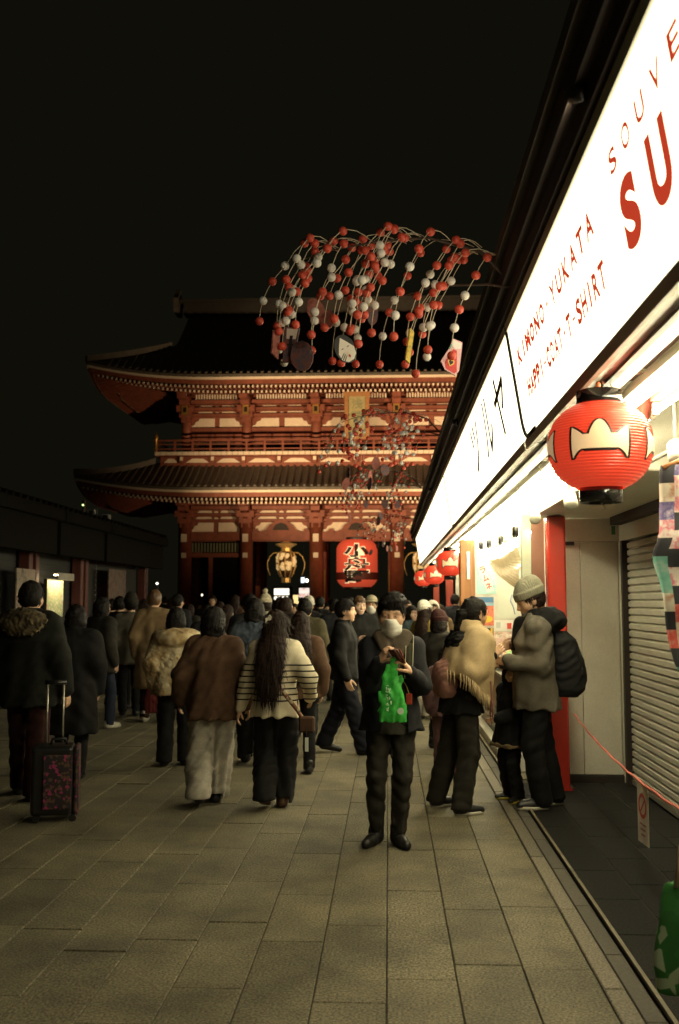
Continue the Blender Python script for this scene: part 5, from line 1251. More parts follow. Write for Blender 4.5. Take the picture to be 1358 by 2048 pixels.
        f.ell(Nb+np.array([lx*.1, ly*.1-.02, .09]), (.062, .066, .075), .008, 's')
        if coat.get('open'): f.op(lambda X, Y, Z: np.maximum(np.abs(X-coat.get('ox', .0)-.02*(Z-1))-coat['open']*(.4+.9*np.clip((1.5-Z)/.7, 0, 1))*.8, Y-ly-.0), (-.3, -.5, 0), (.3, .0, 1.6), .008, 's')
        link('coat', mesh_np('coat', *f.mesh(), mats=[m]), t)
    if vest:
        f = Field((-.3, -.3, vest['hem']-.03), (.3, .3, 1.56), h); f.loft([(vest['hem'], P0[0], P0[1], .165, .122), (1.05, *(P0[:2]*.5+Cc[:2]*.5), .148, .11), (1.27, *Cc[:2], .162, .118), (1.44, Nb[0], Nb[1], .1, .08)], .02); f.folds(.004, 1.2, ph+2)
        f.ell(Nb+np.array([0, -.03, .08]), (.055, .07, .1), .008, 's'); link('vest', mesh_np('vest', *f.mesh(), mats=[vest['mat']]), t)
    if legs:
        m = legs['mat']; r1, r2, r3 = legs.get('r', (.098, .072, .06)); f = Field((-.4, -.5, .0), (.4, .5, 1.06), legs.get('h', h)); hemz = legs.get('hem', .045)
        f.loft([(.84, *P0[:2], .165, .115), (.95, *P0[:2], .158, .112), (1.03, *P0[:2], .14, .1)], .03)
        for hp, kn, an, ft in leg:
            f.cap(hp, kn, r1, r2, .035); e = an+(an-kn)/np.linalg.norm(an-kn)*(.085-hemz); f.cap(kn, kn+(e-kn)*.5, r2, (r2+r3)/2, .02); f.cap(kn+(e-kn)*.5, e, (r2+r3)/2, r3, .02)
        f.folds(legs.get('fold', .004), 1.15, ph+1, .9)
        for hp, kn, an, ft in leg: f.box((an[0]-.2, an[1]-.25, ft[2]-.2), (an[0]+.2, an[1]+.25, hemz+ft[2]*.95), .004, .004, 's')
        link('trousers', mesh_np('trousers', *f.mesh(), mats=[m]), t)
    sm, so = (shoes or (C_sh, None))[:2]; ff = (shoes[2] if shoes and len(shoes) > 2 else (0, 0))
    for i, (hp, kn, an, ft) in enumerate(leg):
        a = R(ff[i]); dx, dy = math.sin(a), -math.cos(a); f = Field((-.22, -.26, -.03), (.22, .2, .2), .0085 if h < .02 else .012)
        f.cap((-dx*.035, -dy*.035, .045), (dx*.08, dy*.08, .038), .044, .040, .02); f.cap((dx*.08, dy*.08, .036), (dx*.165, dy*.165, .03), .042, .034, .02); f.cap((-dx*.01, -dy*.01, .05), (-dx*.015, -dy*.015, .12), .052, .052, .02)
        f.box((-.4, -.4, -.2), (.4, .4, .014 if so else .001), .001, .0, 's')
        lift = ft[2]; o = link('shoe', mesh_np('shoe', *f.mesh(), mats=[sm]), t, (an[0], an[1]-.005, lift))
        tilt = math.atan2(lift, .2) if lift > .01 else 0; o.rotation_euler = (tilt, 0, 0)
        if so:
            q = MB(); n = 20; ol = []
            for k in range(n):
                b = 2*math.pi*k/n; l, w = math.cos(b), math.sin(b); ww = .05*(1 if l > -.2 else .88); ll = .062+.128*l
                ol.append((dx*ll-dy*ww*w*.98, dy*ll+dx*ww*w*.98))
            q.prism(ol, lambda x, y, d: (x, y, d), .026); q.build('sole', so, o, True)
    Mx = Matrix.Translation(Vector(Hc)) @ hr.to_4x4() @ Matrix.Scale(HS, 4)
    def on_head(o): o.parent = t; o.location = Vector(Hc); o.rotation_euler = hr.to_euler(); o.scale = (HS, HS, HS); return o
    if hair and hair[0]:
        key = ('hairmesh', hair[0], hh); me = cached(key, lambda: mesh_np('hair', *hair_geo(hair[0], max(hh, .007)), mats=[M_hair])); o = on_head(link('hair', me)); 
        if hair[1] is not None: o.material_slots[0].link = 'OBJECT'; o.material_slots[0].material = hair[1]
    if hat:
        me = cached(('hatmesh', hat[0]), lambda: mesh_np('hat', *hat_geo(hat[0]), mats=[C_black])); o = on_head(link(hat[2] if len(hat) > 2 else 'hat', me)); o.material_slots[0].link = 'OBJECT'; o.material_slots[0].material = hat[1]
    if mask:
        on_head(link('face_mask', cached('maskmesh', lambda: mesh_np('face_mask', *mask_geo(), mats=[C_mask]))))
    if face:
        def eyes():
            b = MB(); b.sphere((0, 0, 0), .0125, 12, 8, (1, 1, .52)); b.cur = 1; b.sphere((0, -.0078, 0), .006, 10, 6, (1, 1, .9)); return b.mesh('eye', [M_eyew, M_eyeb], True)
        def brow():
            b = MB(); b.tube([(-.017, .004, -.002), (0, -.002, .003), (.017, .006, 0)], [.0022, .0034, .0018], 6); return b.mesh('eyebrow', M_hair, True)
        def lips():
            b = MB(); b.sphere((0, 0, 0), 1, 14, 8, (.02, .008, .0062)); return b.mesh('lips', mat('lip', (.4, .13, .1), .4, var=0), True)
        for sg in (-1, 1):
            for nm, fn, p in (('eye', eyes, (sg*.031, -.0775, .004)), ('eyebrow', brow, (sg*.032, -.0865, .025))):
                o = link(nm, cached(nm, fn), t); o.location = Mx @ Vector(p); o.rotation_euler = hr.to_euler()
        if not mask: o = link('lips', cached('lips', lips), t); o.location = Mx @ Vector((0, -.089, -.067)); o.rotation_euler = hr.to_euler()
    t['hc'] = 0; del t['hc']
    return t, dict(s=s, Hc=Hc, Nb=Nb, Cc=Cc, P0=P0, arms=arms, leg=leg)
def w2l(t, p):      # a world point in a person's own frame
    m = Matrix.LocRotScale(t.location, t.rotation_euler, t.scale); return m.inverted() @ Vector(p)
def l2w(t, p): return Matrix.LocRotScale(t.location, t.rotation_euler, t.scale) @ Vector(p)
# ------------------------------------------------------------------ the people of the photograph
def gnd(px, py, z=0):
    d = CR*(px-679)/FPX + CU*(1024-py)/FPX + CF; return np.array([0, 0, EYE]) + d*(z-EYE)/d[2]
def loc_of(loc, rz, H):
    m = Matrix.LocRotScale(Vector(loc), Euler((0, 0, rz)), Vector((H/1.72,)*3)).inverted()
    return lambda p: np.array(m @ Vector(p))
def ribbon(name, m, pts, w, th, parent, nrm=(0, -1, 0)):
    b = MB(); b.sweep(pts, w, th, up=nrm) ; return b.build(name, m, parent, True)
C_strap = cloth('olive strap webbing', (.04, .04, .022))
# man with mask, wallet and green bag
L0, H0 = (.015, 6.96, 0), 1.665; lo = loc_of(L0, 0, H0)
wr, wl = lo(at(760, 1322, 6.68)), lo(at(822, 1345, 6.66))
t, J = person('man in white face mask and navy coat looking into a wallet, green bag below', L0, 0, H0, lean=(.005, -.02), feet=[(-.112, -.0, 0), (.045, -.03, 0)], wrists=[wr, wl], poles=[(-.3, .6, -.8), (.35, .6, -.8)],
    hands=[dict(dir=(.45, -.35, .75), palm=(.75, .3, -.2), curl=.85), dict(dir=(-.55, -.35, .75), palm=(-.7, -.1, .0), curl=.6)], head=(8, 0, -3),
    coat=dict(mat=C_navy, hem=.80, bulk=.022, sleeve=.024, flare=.025, fold=.007, open=.085, ox=.03), vest=dict(mat=cloth('grey brown apron', (.05, .045, .034)), hem=.775), legs=dict(mat=cloth('dark brown jeans', (.026, .023, .018), var=.5, vs=5), r=(.088, .066, .048), fold=.0065), hair=('mop', None), mask=True, shoes=(C_sh, None, (-24, 20)), h=.0105, hh=.0055, HS=1.13)
f = Field((-.3, -.3, 1.15), (.3, .3, 1.6), .009)
f.loft([(1.40, .005, -.01, .098, .09), (1.49, .008, -.01, .083, .082)], .02); f.cap((-.085, -.075, 1.46), (-.0, -.14, 1.28), .042, .032, .02, sc=(1, 1.8, 1)); f.cap((.10, -.06, 1.46), (.015, -.15, 1.24), .05, .038, .02, sc=(1, 1.8, 1)); f.folds(.004, 1.6, 2.); f.ell((.005, -.035, 1.56), (.066, .082, .125), .008, 's')
link('scarf', mesh_np('scarf', *f.mesh(), mats=[cloth('grey brown scarf', (.085, .066, .047))]), t)
sb = empty('shoulder_bag', L0, 0, 'olive webbing shoulder strap with pale edges over the masked man\'s navy coat', 'bag strap'); sb.scale = t.scale
spts = [(.125, .09, 1.41), (.135, .03, 1.455), (.135, -.05, 1.445), (.13, -.12, 1.36), (.125, -.155, 1.25), (.12, -.165, 1.16)]
ribbon('strap', C_strap, spts, .052, .008, sb, (0, -.6, .8)); 
for e in (-.026, .026): MB().tube([(x+e, y-.012, z+.006) for x, y, z in spts], .0032, 5).build('pale_edge', mat('pale piping', (.4, .37, .25)), sb, True)
wp = (np.array(l2w(t, J['arms'][0][2]))+np.array(l2w(t, J['arms'][1][2])))/2
wa = empty('wallet', at(793, 1312, 6.60), R(12), 'dark red leather wallet held open in the masked man\'s hands', 'wallet'); M_wal = mat('dark red leather', (.14, .03, .018), .4)
for k, a in enumerate((-38, -24)): bevel(MB().box((.004*k-.006+.02*k, -.012*k, 0), (.012, .085, .105), (0, R(a), R(18))).build('wallet_cover', M_wal, wa), .004)
MB().box((.008, -.01, .004), (.004, .075, .095), (0, R(-31), R(18))).build('note', mat('paper note', (.5, .4, .3)), wa)
# green plastic bag
gb = empty('plastic_bag', at(783, 1385, 6.62), R(-4), 'bright green plastic carrier bag with white print hanging from the masked man\'s hands', 'bag')
f = Field((-.16, -.08, -.24), (.16, .08, .26), .0075)
f.loft([(-.19, .012, 0, .095, .03), (-.15, .008, 0, .1, .034), (-.02, .0, 0, .085, .03), (.08, -.004, 0, .06, .024), (.13, -.0, 0, .045, .02), (.2, .01, -.005, .022, .013), (.235, .014, -.01, .015, .01)], .01, 2.6); f.cap((.05, 0, .04), (.062, 0, .105), .016, .012, .01, sc=(1, 1.5, 1))
X, Y, Z = f.grid((slice(None),)*3); f.F += .0032*np.sin(95*X+14*Z+2*np.sin(20*Z))+.002*np.sin(160*X-40*Z+3*np.sin(31*Z))+.0015*np.sin(60*X+75*Z)
M_gbag = mat('green polythene', (.10, .66, .12), .22, var=.45, vs=16, trans=.45, spec=.7)
link('bag_body', mesh_np('bag_body', *f.mesh(), mats=[M_gbag]), gb)
pr_ = MB(); rnd = random.Random(8); M_gw = mat('white bag print', (.62, .75, .6), .4, var=0)
for k in range(5):
    zc = .035-.036*k
    for q in range(4):
        a, b = rnd.uniform(-.022, .022)-.012, zc+rnd.uniform(-.014, .014); l = rnd.uniform(.012, .024); an = rnd.choice([0, 1.57, .8, -.6])
        pr_.tube([(a-l/2*math.cos(an), -.045+.006*abs(a)*10, b-l/2*math.sin(an)), (a+l/2*math.cos(an), -.0455, b+l/2*math.sin(an))], .0024, 4)
tag(pr_.build('white_brush_print', M_gw, gb, True), kind='stuff'); MB().lathe([(.001, 0), (.022, .0)], 14, closed=False).build('white_seal_print', M_gw, gb, False, (.062, -.0425, -.115), (R(90), 0, 0))
rt = empty('red_tag', at(818, 1398, 6.72), R(-10), 'small red charm tag hanging on a yellow cord at the masked man\'s side', 'tag'); bevel(MB().boxmm(-.021, .021, -.004, .004, -.036, .036).build('red_card', mat('red charm', (.3, .03, .018), .5), rt), .003); MB().tube([(0, 0, .036), (-.015, .0, .08), (-.05, .03, .13)], .003, 5).build('cord', mat('yellow cord', (.4, .3, .06)), rt, True)

# woman with the big beige shawl
L1, rz1, H1 = (.56, 8.05, 0), R(112), 1.66; lo = loc_of(L1, rz1, H1)
fa, fb = lo(gnd(905, 1612)), lo(gnd(950, 1628)); fa[2] = fb[2] = 0
t, J = person('woman in a wide beige fringed shawl reaching towards the bright shop counter', L1, rz1, H1, lean=(0, -.12), feet=[tuple(fb+np.array([0, .09, 0])), tuple(fa+np.array([.02, .1, .0]))], wrists=[lo(at(985, 1310, 7.95)), lo(at(1000, 1296, 8.35))], poles=[(-.4, .5, -1), (.4, .5, -1)], hands=[dict(curl=.3), dict(curl=.35, dir=(0, -1, .25))], head=(6, 0, 12),
    coat=dict(mat=C_black, hem=.80, bulk=.018, sleeve=.018, flare=.03), legs=dict(mat=C_char, r=(.1, .085, .078), fold=.006), hair=('pony', None), shoes=(C_sh, C_sole), h=.012, hh=.0065, female=True)
Nb = J['Nb']; f = Field((-.45, -.5, .8), (.4, .5, 1.62), .011)
f.loft([(.93, -.06, -.0, .25, .2), (1.05, -.05, -.02, .262, .21), (1.25, -.03, -.07, .262, .20), (1.38, -.02, -.1, .225, .17), (1.45, 0, Nb[1], .135, .12), (1.55, 0, Nb[1]+.01, .10, .10)], .04, 2.2); f.cap((-.17, Nb[1]-.02, 1.4), (.1, Nb[1]+.03, 1.42), .07, k=.06)
sh_, el_, wr_ = J['arms'][0]; f.cap(sh_, el_, .115, .10, .05); f.cap(el_, el_+(wr_-el_)*.35, .10, .09, .03)
f.folds(.007, .75, 1.1, .12); f.ell((0, Nb[1]-.05, 1.6), (.075, .1, .11), .01, 's')
f.op(lambda X, Y, Z: -(X*.8-.09+(Y+.05)*.15), (-.6, -.6, .7), (.6, .6, 1.7), .01, 's')          # open on her left side
f.op(lambda X, Y, Z: Z-(1.02+.35*(Y+.02)+.05*np.sin(9*Y)), (-.6, -.6, .7), (.6, .6, 1.3), .006, 's')        # slanting lower edge
f.loft([(1.39, 0, Nb[1]-.005, .125, .115), (1.5, 0, Nb[1], .098, .1)], .03); f.ell((0, Nb[1]-.035, 1.6), (.072, .09, .115), .01, 's')
M_shawl = cloth('beige wool shawl', (.42, .31, .17), bs=180); V, Q = f.mesh(); link('shawl', mesh_np('shawl', V, Q, mats=[M_shawl]), t)
fr = MB(); rnd = random.Random(2)
for k in range(30):
    y = -.22+k*.0145; z = 1.02+.35*(y+.02)+.05*math.sin(9*y)
    sel = V[(np.abs(V[:, 1]-y) < .012) & (V[:, 2] < z+.04) & (V[:, 0] < 0)]
    if len(sel): x = sel[:, 0].min()+.012; fr.tube([(x, y, z+.02), (x-.004, y+rnd.uniform(-.004, .004), z-.04), (x+rnd.uniform(-.006, .006), y+rnd.uniform(-.008, .008), z-.095)], [.0058, .0062, .004], 6)
tag(fr.build('fringe', M_shawl, t, True), kind='stuff')
f = Field((-.22, -.05, 1.2), (.22, .3, 1.56), .011); f.loft([(1.30, 0, Nb[1]+.12, .16, .075), (1.40, 0, Nb[1]+.1, .15, .085), (1.46, 0, Nb[1]+.08, .1, .07)], .04); f.folds(.01, 3.5, 3., 1)
link('fur_collar', mesh_np('fur_collar', *f.mesh(), mats=[cloth('black fur', (.012, .011, .01))]), t)
def backpack(label, M, t, J, w=.15, d=.1, z0=.95, z1=1.38, y0=.12, m2=None, cat='backpack', hand=True, x=0):
    o = empty('backpack', t.location, t.rotation_euler.z, label, cat); o.scale = t.scale; cy = J['Cc'][1]
    f = Field((-.28+x, -.05, z0-.08), (.28+x, .55, z1+.12), .011)
    f.loft([(z0, x, cy+y0+d*.9, w*.82, d*.8), (z0+.05, x, cy+y0+d, w, d), (lerp(z0, z1, .55), x, cy+y0+d*1.0, w*1.02, d*1.02), (z1-.06, x, cy+y0+d*.8, w*.86, d*.8), (z1, x, cy+y0+d*.55, w*.55, d*.5)], .05, 2.8); f.ell((x, cy+y0+d*1.75, z0+.15), (w*.75, d*.5, .12), .03); f.folds(.005, 1.4, 2., 1)
    link('pack_body', mesh_np('pack_body', *f.mesh(), mats=[M]), o)
    for s in (-1, 1): MB().sweep([(x+s*w*.7, cy+y0, z0+.1), (x+s*.155, cy+.06, 1.2), (x+s*.13, cy-.12, 1.28), (x+s*.115, J['Nb'][1]-.03, 1.455), (x+s*.1, cy+y0, 1.38)], .045, .014, up=(s*.4, -.7, .6)).build('shoulder_strap', m2 or M, o, True)
    if hand: MB().tube([(x-.035, cy+y0+.04, z1-.02), (x-.03, cy+y0+.045, z1+.045), (x+.03, cy+y0+.045, z1+.045), (x+.035, cy+y0+.04, z1-.02)], .011, 6).build('grab_handle', M, o, True)
    for (zx, zz) in ((.4, .62), (.45, .42), (-.2, .3)):
        MB().box((x-w*.9, cy+y0+d*(1+zx), lerp(z0, z1, zz)), (.012, .012, .045), (R(25), 0, 0)).build('zip_pull', M_metal, o)
    return o
backpack('dusty pink backpack worn by the woman in the beige shawl', cloth('dusty pink nylon', (.26, .13, .10)), t, J, .13, .085, .93, 1.26, .13, hand=False)
cs = empty('bag_strap', at(982, 1400, 7.75), 0, 'dark red loop strap dangling beside the shawl fringe', 'strap'); MB().tube([(0, 0, .14), (.004, 0, 0), (-.008, 0, -.1), (.0, 0, -.2), (.012, 0, -.1), (.008, 0, 0)], .006, 6).build('strap_loop', mat('dark red strap', (.12, .025, .018)), cs, True)

# man with beanie and backpack
L2, rz2, H2 = (1.2, 8.26, 0), R(-88), 1.775; lo = loc_of(L2, rz2, H2)
t, J = person('tall man in grey green beanie and grey jacket with a black rucksack', L2, rz2, H2, lean=(0, -.03), feet=[(-.1, .12, 0), (.09, -.02, 0)], wrists=[lo(at(1006, 1326, 8.35)), lo(at(1015, 1322, 8.12))], poles=[(-.4, .7, -1), (.4, .7, -1)], hands=[dict(curl=.8), dict(curl=.8)], head=(22, 0, 4),
    coat=dict(mat=C_grj, hem=.76, bulk=.05, sleeve=.032, flare=.0, fold=.008), legs=dict(mat=C_black, r=(.105, .085, .075)), hair=('short', M_hairb), hat=('beanie', cloth('grey green rib knit', (.22, .21, .15)), 'beanie'), shoes=(C_sh, C_sole, (0, 4)), h=.012, hh=.0065)
Nb = J['Nb']; f = Field((-.3, -.3, 1.2), (.3, .4, 1.7), .011); f.loft([(1.36, 0, Nb[1]+.02, .16, .13), (1.46, 0, Nb[1]+.03, .135, .125), (1.54, 0, Nb[1]+.04, .11, .11)], .04); f.ell((0, Nb[1]+.14, 1.45), (.15, .11, .085), .05); f.cap((.0, Nb[1]-.1, 1.42), (0, Nb[1]-.14, 1.2), .06, .05, .04); f.folds(.007, 1.5, 1.); f.ell((0, Nb[1]-.06, 1.6), (.075, .1, .13), .015, 's')
link('hood', mesh_np('hood', *f.mesh(), mats=[C_black]), t)
backpack('large black rucksack worn by the man in the beanie', cloth('black nylon', (.011, .011, .011), rough=.6), t, J, .165, .125, .86, 1.36, .13)
# child between them
t, J = person('small child in a black padded coat with fur hem and yellow edged shoes', (1.03, 8.52, 0), R(-60), 1.12, feet=[(-.11, .0, 0), (.11, -.05, 0)], coat=dict(mat=C_black, hem=.70, bulk=.06, flare=.05), legs=dict(mat=C_black, r=(.1, .085, .085), fold=.009), hair=('bob', None), shoes=(C_sh, mat('yellow sole', (.5, .42, .05), .5), (-20, 25)), h=.015, head=(10, 0, 60), female=True, wrists=[None, (.1, -.3, 1.05)])
f = Field((-.4, -.4, .62), (.4, .4, .8), .012); f.loft([(.685, 0, 0, .30, .245), (.725, 0, 0, .305, .25)], .02); f.loft([(.6, 0, 0, .22, .17), (.9, 0, 0, .22, .17)], .01, mode='s'); f.folds(.008, 4, 1); link('fur_hem', mesh_np('fur_hem', *f.mesh(), mats=[cloth('tan fur hem', (.2, .14, .07))]), t)
person('child in mauve trousers half hidden behind the shawl woman', (.55, 9.7, 0), R(170), 1.2, coat=dict(mat=cloth('mauve cloth', (.13, .07, .07)), hem=.8, bulk=.05), legs=dict(mat=cloth('mauve cloth', (.13, .07, .07)), r=(.11, .09, .08)), hair=('bob', None), h=.02, hh=.01, face=False)

# striped sweater
ms = mat('striped knit', (.68, .6, .43), .9, var=.12, vs=12, bump=.4, bs=140, spec=.2)
def stripe(m, dark, per, duty, z0, z1):
    N, L = m.node_tree.nodes, m.node_tree.links; p = N['Principled BSDF']; src = p.inputs['Base Color'].links[0].from_socket
    tc = N.new('ShaderNodeTexCoord'); sx = N.new('ShaderNodeSeparateXYZ'); L.new(tc.outputs['Object'], sx.inputs[0])
    def M_(op, a, b=None):
        n = N.new('ShaderNodeMath'); n.operation = op
        for i, q in enumerate((a, b)):
            if q is None: continue
            if isinstance(q, (int, float)): n.inputs[i].default_value = q
            else: L.new(q, n.inputs[i])
        return n.outputs[0]
    fr_ = M_('LESS_THAN', M_('FRACT', M_('DIVIDE', sx.outputs['Z'], per)), duty); g = M_('MULTIPLY', M_('GREATER_THAN', sx.outputs['Z'], z0), M_('LESS_THAN', sx.outputs['Z'], z1)); fac = M_('MULTIPLY', fr_, g)
    mx = N.new('ShaderNodeMix'); mx.data_type = 'RGBA'; L.new(fac, mx.inputs['Factor']); L.new(src, mx.inputs['A']); mx.inputs['B'].default_value = (*dark, 1); L.new(mx.outputs['Result'], p.inputs['Base Color'])
stripe(ms, (.03, .024, .02), .052, .26, .915, 1.30)
L3, H3 = (-.92, 8.15, 0), 1.56
t, J = person('woman with very long dark hair in a cream sweater with dark stripes', L3, R(176), H3, feet=[(-.06, -.06, 0), (.07, .12, .05)], wrists=[(-.30, -.12, .96), (.33, -.02, .84)], coat=dict(mat=ms, hem=.80, bulk=.036, sleeve=.036, fold=.008), legs=dict(mat=C_black, r=(.115, .105, .10), fold=.006), hair=('long', M_hairb), shoes=(mat('brown shoe', (.10, .045, .025), .45), None), h=.012, hh=.007, female=True, head=(0, 0, -6))
MB().box((.045, .125, 1.66), (.05, .02, .03), (0, .4, .3)).box((.06, .128, 1.64), (.02, .02, .04)).box((.03, .128, 1.68), (.02, .02, .03), (0, .7, 0)).build('hair_clip', mat('cream hair clip', (.6, .55, .42), .3), t)
bg_ = empty('crossbody_bag', L3, R(176), 'small brown crossbody bag with patterned strap and white tag at the striped sweater woman\'s hip', 'bag'); bg_.scale = t.scale
ribbon('strap', ramp_mat('strap print', [(.1, .045, .025), (.2, .08, .04), (.4, .3, .2)], 'voronoi', 30), [(-.03, .185, 1.13), (-.09, .19, 1.04), (-.16, .175, .95), (-.22, .12, .86), (-.25, .08, .80)], .036, .008, bg_, (0, .95, .2))
bevel(MB().boxmm(-.36, -.22, .0, .07, .66, .80).build('bag_body', C_brown, bg_), .015); MB().boxmm(-.31, -.28, .072, .078, .50, .62).build('white_tag', M_white, bg_); MB().tube([(-.295, .075, .62), (-.29, .075, .7)], .004, 5).build('tag_cord', M_brownd, bg_)

# brown jacket
t, J = person('woman with a black bob in an oversized brown fleece jacket and pale wide trousers', (-1.44, 8.25, 0), R(188), 1.585, feet=[(-.02, -.1, 0), (.12, .14, .05)], wrists=[(-.30, -.06, .86), (.31, -.1, .9)], coat=dict(mat=C_brown, hem=.75, bulk=.058, sleeve=.045, flare=.0, fold=.010), legs=dict(mat=C_grey, r=(.115, .115, .115), fold=.008), hair=('bob', None), h=.012, hh=.007, female=True, head=(0, 0, -28), shoes=(C_sh, None))
# fluffy coat
def fur_add(f, amp=.012):
    X, Y, Z = f.grid((slice(None),)*3); f.F += amp*np.sin(62*X+5*np.sin(30*Z))*np.sin(58*Y+9*X)*np.sin(50*Z+4*np.sin(40*X))
M_furc = ramp_mat('cream and tan fur', [(.12, .07, .03), (.38, .26, .12), (.55, .45, .28), (.62, .54, .38)], 'noise', 7, .95, aniso=(1, 1, .6), bump=.6); M_furb = ramp_mat('blue grey fur', [(.02, .025, .035), (.05, .065, .09), (.09, .11, .14)], 'noise', 11, .95, bump=.6)
t, J = person('woman in a fluffy cream and tan fur coat with a big hood', (-2.17, 10.15, 0), R(186), 1.57, coat=dict(mat=M_furc, hem=.78, bulk=.085, sleeve=.065, fold=.006, extra=[lambda f: fur_add(f), lambda f: f.ell((0, .17, 1.4), (.2, .12, .1), .05)]), legs=dict(mat=C_black, r=(.1, .09, .085)), hair=('bob', None), h=.014, hh=.01, face=False, female=True, feet=[(-.12, -.02, 0), (.1, .05, 0)])
t, J = person('tall man in a long tan coat and white shoes seen from behind', (-3.25, 13.75, 0), R(182), 1.79, coat=dict(mat=C_tan, hem=.44, bulk=.05, flare=.03), legs=dict(mat=C_maroon), hair=('short', M_hairl), shoes=(mat('white trainers', (.6, .56, .46), .5), None), h=.018, hh=.01, face=False, feet=[(-.12, 0, 0), (.1, .0, 0)])
rbag = empty('red_bag', at(309, 1398, 13.3), 0, 'dark red cloth bag carried by the man in the long tan coat', 'bag'); f = Field((-.2, -.12, -.25), (.2, .12, .25), .014); f.loft([(-.18, 0, 0, .12, .06), (0, 0, 0, .12, .07), (.14, 0, 0, .09, .04)], .02); f.folds(.005, 1.5, 2); link('bag_body', mesh_np('bag_body', *f.mesh(), mats=[mat('dark red cloth', (.16, .02, .02), .8)]), rbag); MB().tube([(-.06, 0, .12), (-.03, 0, .28), (.03, 0, .28), (.06, 0, .12)], .01, 6).build('bag_handle', C_maroon, rbag, True)
person('girl in dark green shorts with bare legs and white socks', (-4.12, 16.7, 0), R(195), 1.66, coat=dict(mat=C_black, hem=.88, bulk=.04), legs=dict(mat=mat('green satin shorts', (.012, .05, .025), .4), hem=.60, r=(.115, .115, .1)), hair=('long', M_hairb), skin=M_skinp, h=.018, hh=.01, face=False, female=True, shoes=(mat('white boots', (.45, .4, .32), .6), None))
person('person in dark clothes with one pale shoe crossing on the left', (-3.75, 12.95, 0), R(150), 1.68, coat=dict(mat=C_char, hem=.74, bulk=.05), legs=dict(mat=C_jean, r=(.09, .07, .06)), hair=('bob', None), shoes=(mat('white trainers', (.6, .56, .46), .5), None), h=.018, hh=.01, feet=[(-.1, -.1, 0), (.1, .18, .06)], face=False)
# parka man with suitcase
L4, rz4, H4 = (-3.05, 8.4, 0), R(178), 1.80; lo = loc_of(L4, rz4, H4)
t, J = person('man in a dark green parka with brown fur hood pulling a suitcase', L4, rz4, H4, wrists=[None, None][:0] or [(-.30, -.02, .86), (.3, -.1, .9)], feet=[(-.1, .08, 0), (.12, -.2, .0)], coat=dict(mat=C_dgrn, hem=.74, bulk=.075, sleeve=.06, fold=.008), legs=dict(mat=C_maroon, r=(.105, .085, .08)), hair=('short', None), h=.014, hh=.009, face=False)
f = Field((-.3, -.05, 1.2), (.3, .4, 1.6), .012); f.ell((0, .15, 1.42), (.19, .1, .1), .04); f.ell((0, .19, 1.36), (.13, .07, .07), .04); fur_add(f, .016); link('fur_hood', mesh_np('fur_hood', *f.mesh(), mats=[ramp_mat('brown hood fur', [(.012, .009, .005), (.06, .042, .018), (.12, .09, .042)], 'noise', 14, .95)]), t)
su = empty('suitcase', (-2.52, 7.62, 0), R(14), 'black suitcase with magenta flowered side and raised steel handle', 'suitcase')
M_scs = ramp_mat('magenta flower print', [(.02, .015, .018), (.02, .015, .018), (.025, .018, .018), (.02, .015, .02), (.30, .03, .12), (.1, .06, .03)], 'voronoi', 48, .45)
bevel(bx('shell', M_black, su, -.19, .12, -.13, .13, .05, .56), .03, 3); bevel(bx('printed_side', M_scs, su, .12, .16, -.125, .125, .055, .555), .018, 2); bevel(bx('printed_front', M_scs, su, -.1, .11, -.145, -.131, .1, .5), .006)
for x in (-.10, .02): MB().tube([(x, .09, .55), (x, .09, 1.02)], .008, 8).build('handle_rod', M_metal, su, True)
MB().tube([(-.12, .09, 1.02), (.04, .09, 1.02)], .018, 8).build('grip', M_black, su, True); MB().tube([(-.06, 0, .56), (-.05, 0, .6), (.05, 0, .6), (.06, 0, .56)], .012, 6).build('carry_handle', M_black, su, True)
for x in (-.15, .12):
    for y in (-.1, .1): MB().lathe([(.026, -.012), (.028, -.01), (.028, .01), (.026, .012)], 12).build('wheel', M_black, su, False, (x, y, .028), (R(90), 0, 0))
person('person in a long black coat hunched beside the parka man', (-2.98, 9.35, 0), R(184), 1.60, lean=(0, -.1), coat=dict(mat=C_black, hem=.45, bulk=.07, flare=.02), legs=dict(mat=C_black), hair=('bob', None), h=.016, hh=.01, face=False, wrists=[None, (.26, -.15, 1.0)])
pb = empty('paper_bag', at(128, 1377, 8.9), R(20), 'small pale striped paper bag held low by the person in the long black coat', 'bag'); MB().box((0, 0, 0), (.1, .05, .16), (0, R(16), 0)).build('bag_body', ramp_mat('striped paper', [(.3, .22, .14), (.12, .05, .03), (.4, .32, .2)], 'voronoi', 18), pb); MB().tube([(-.03, 0, .08), (.0, 0, .14), (.05, 0, .08)], .006, 5).build('bag_handle', M_brownd, pb, True)
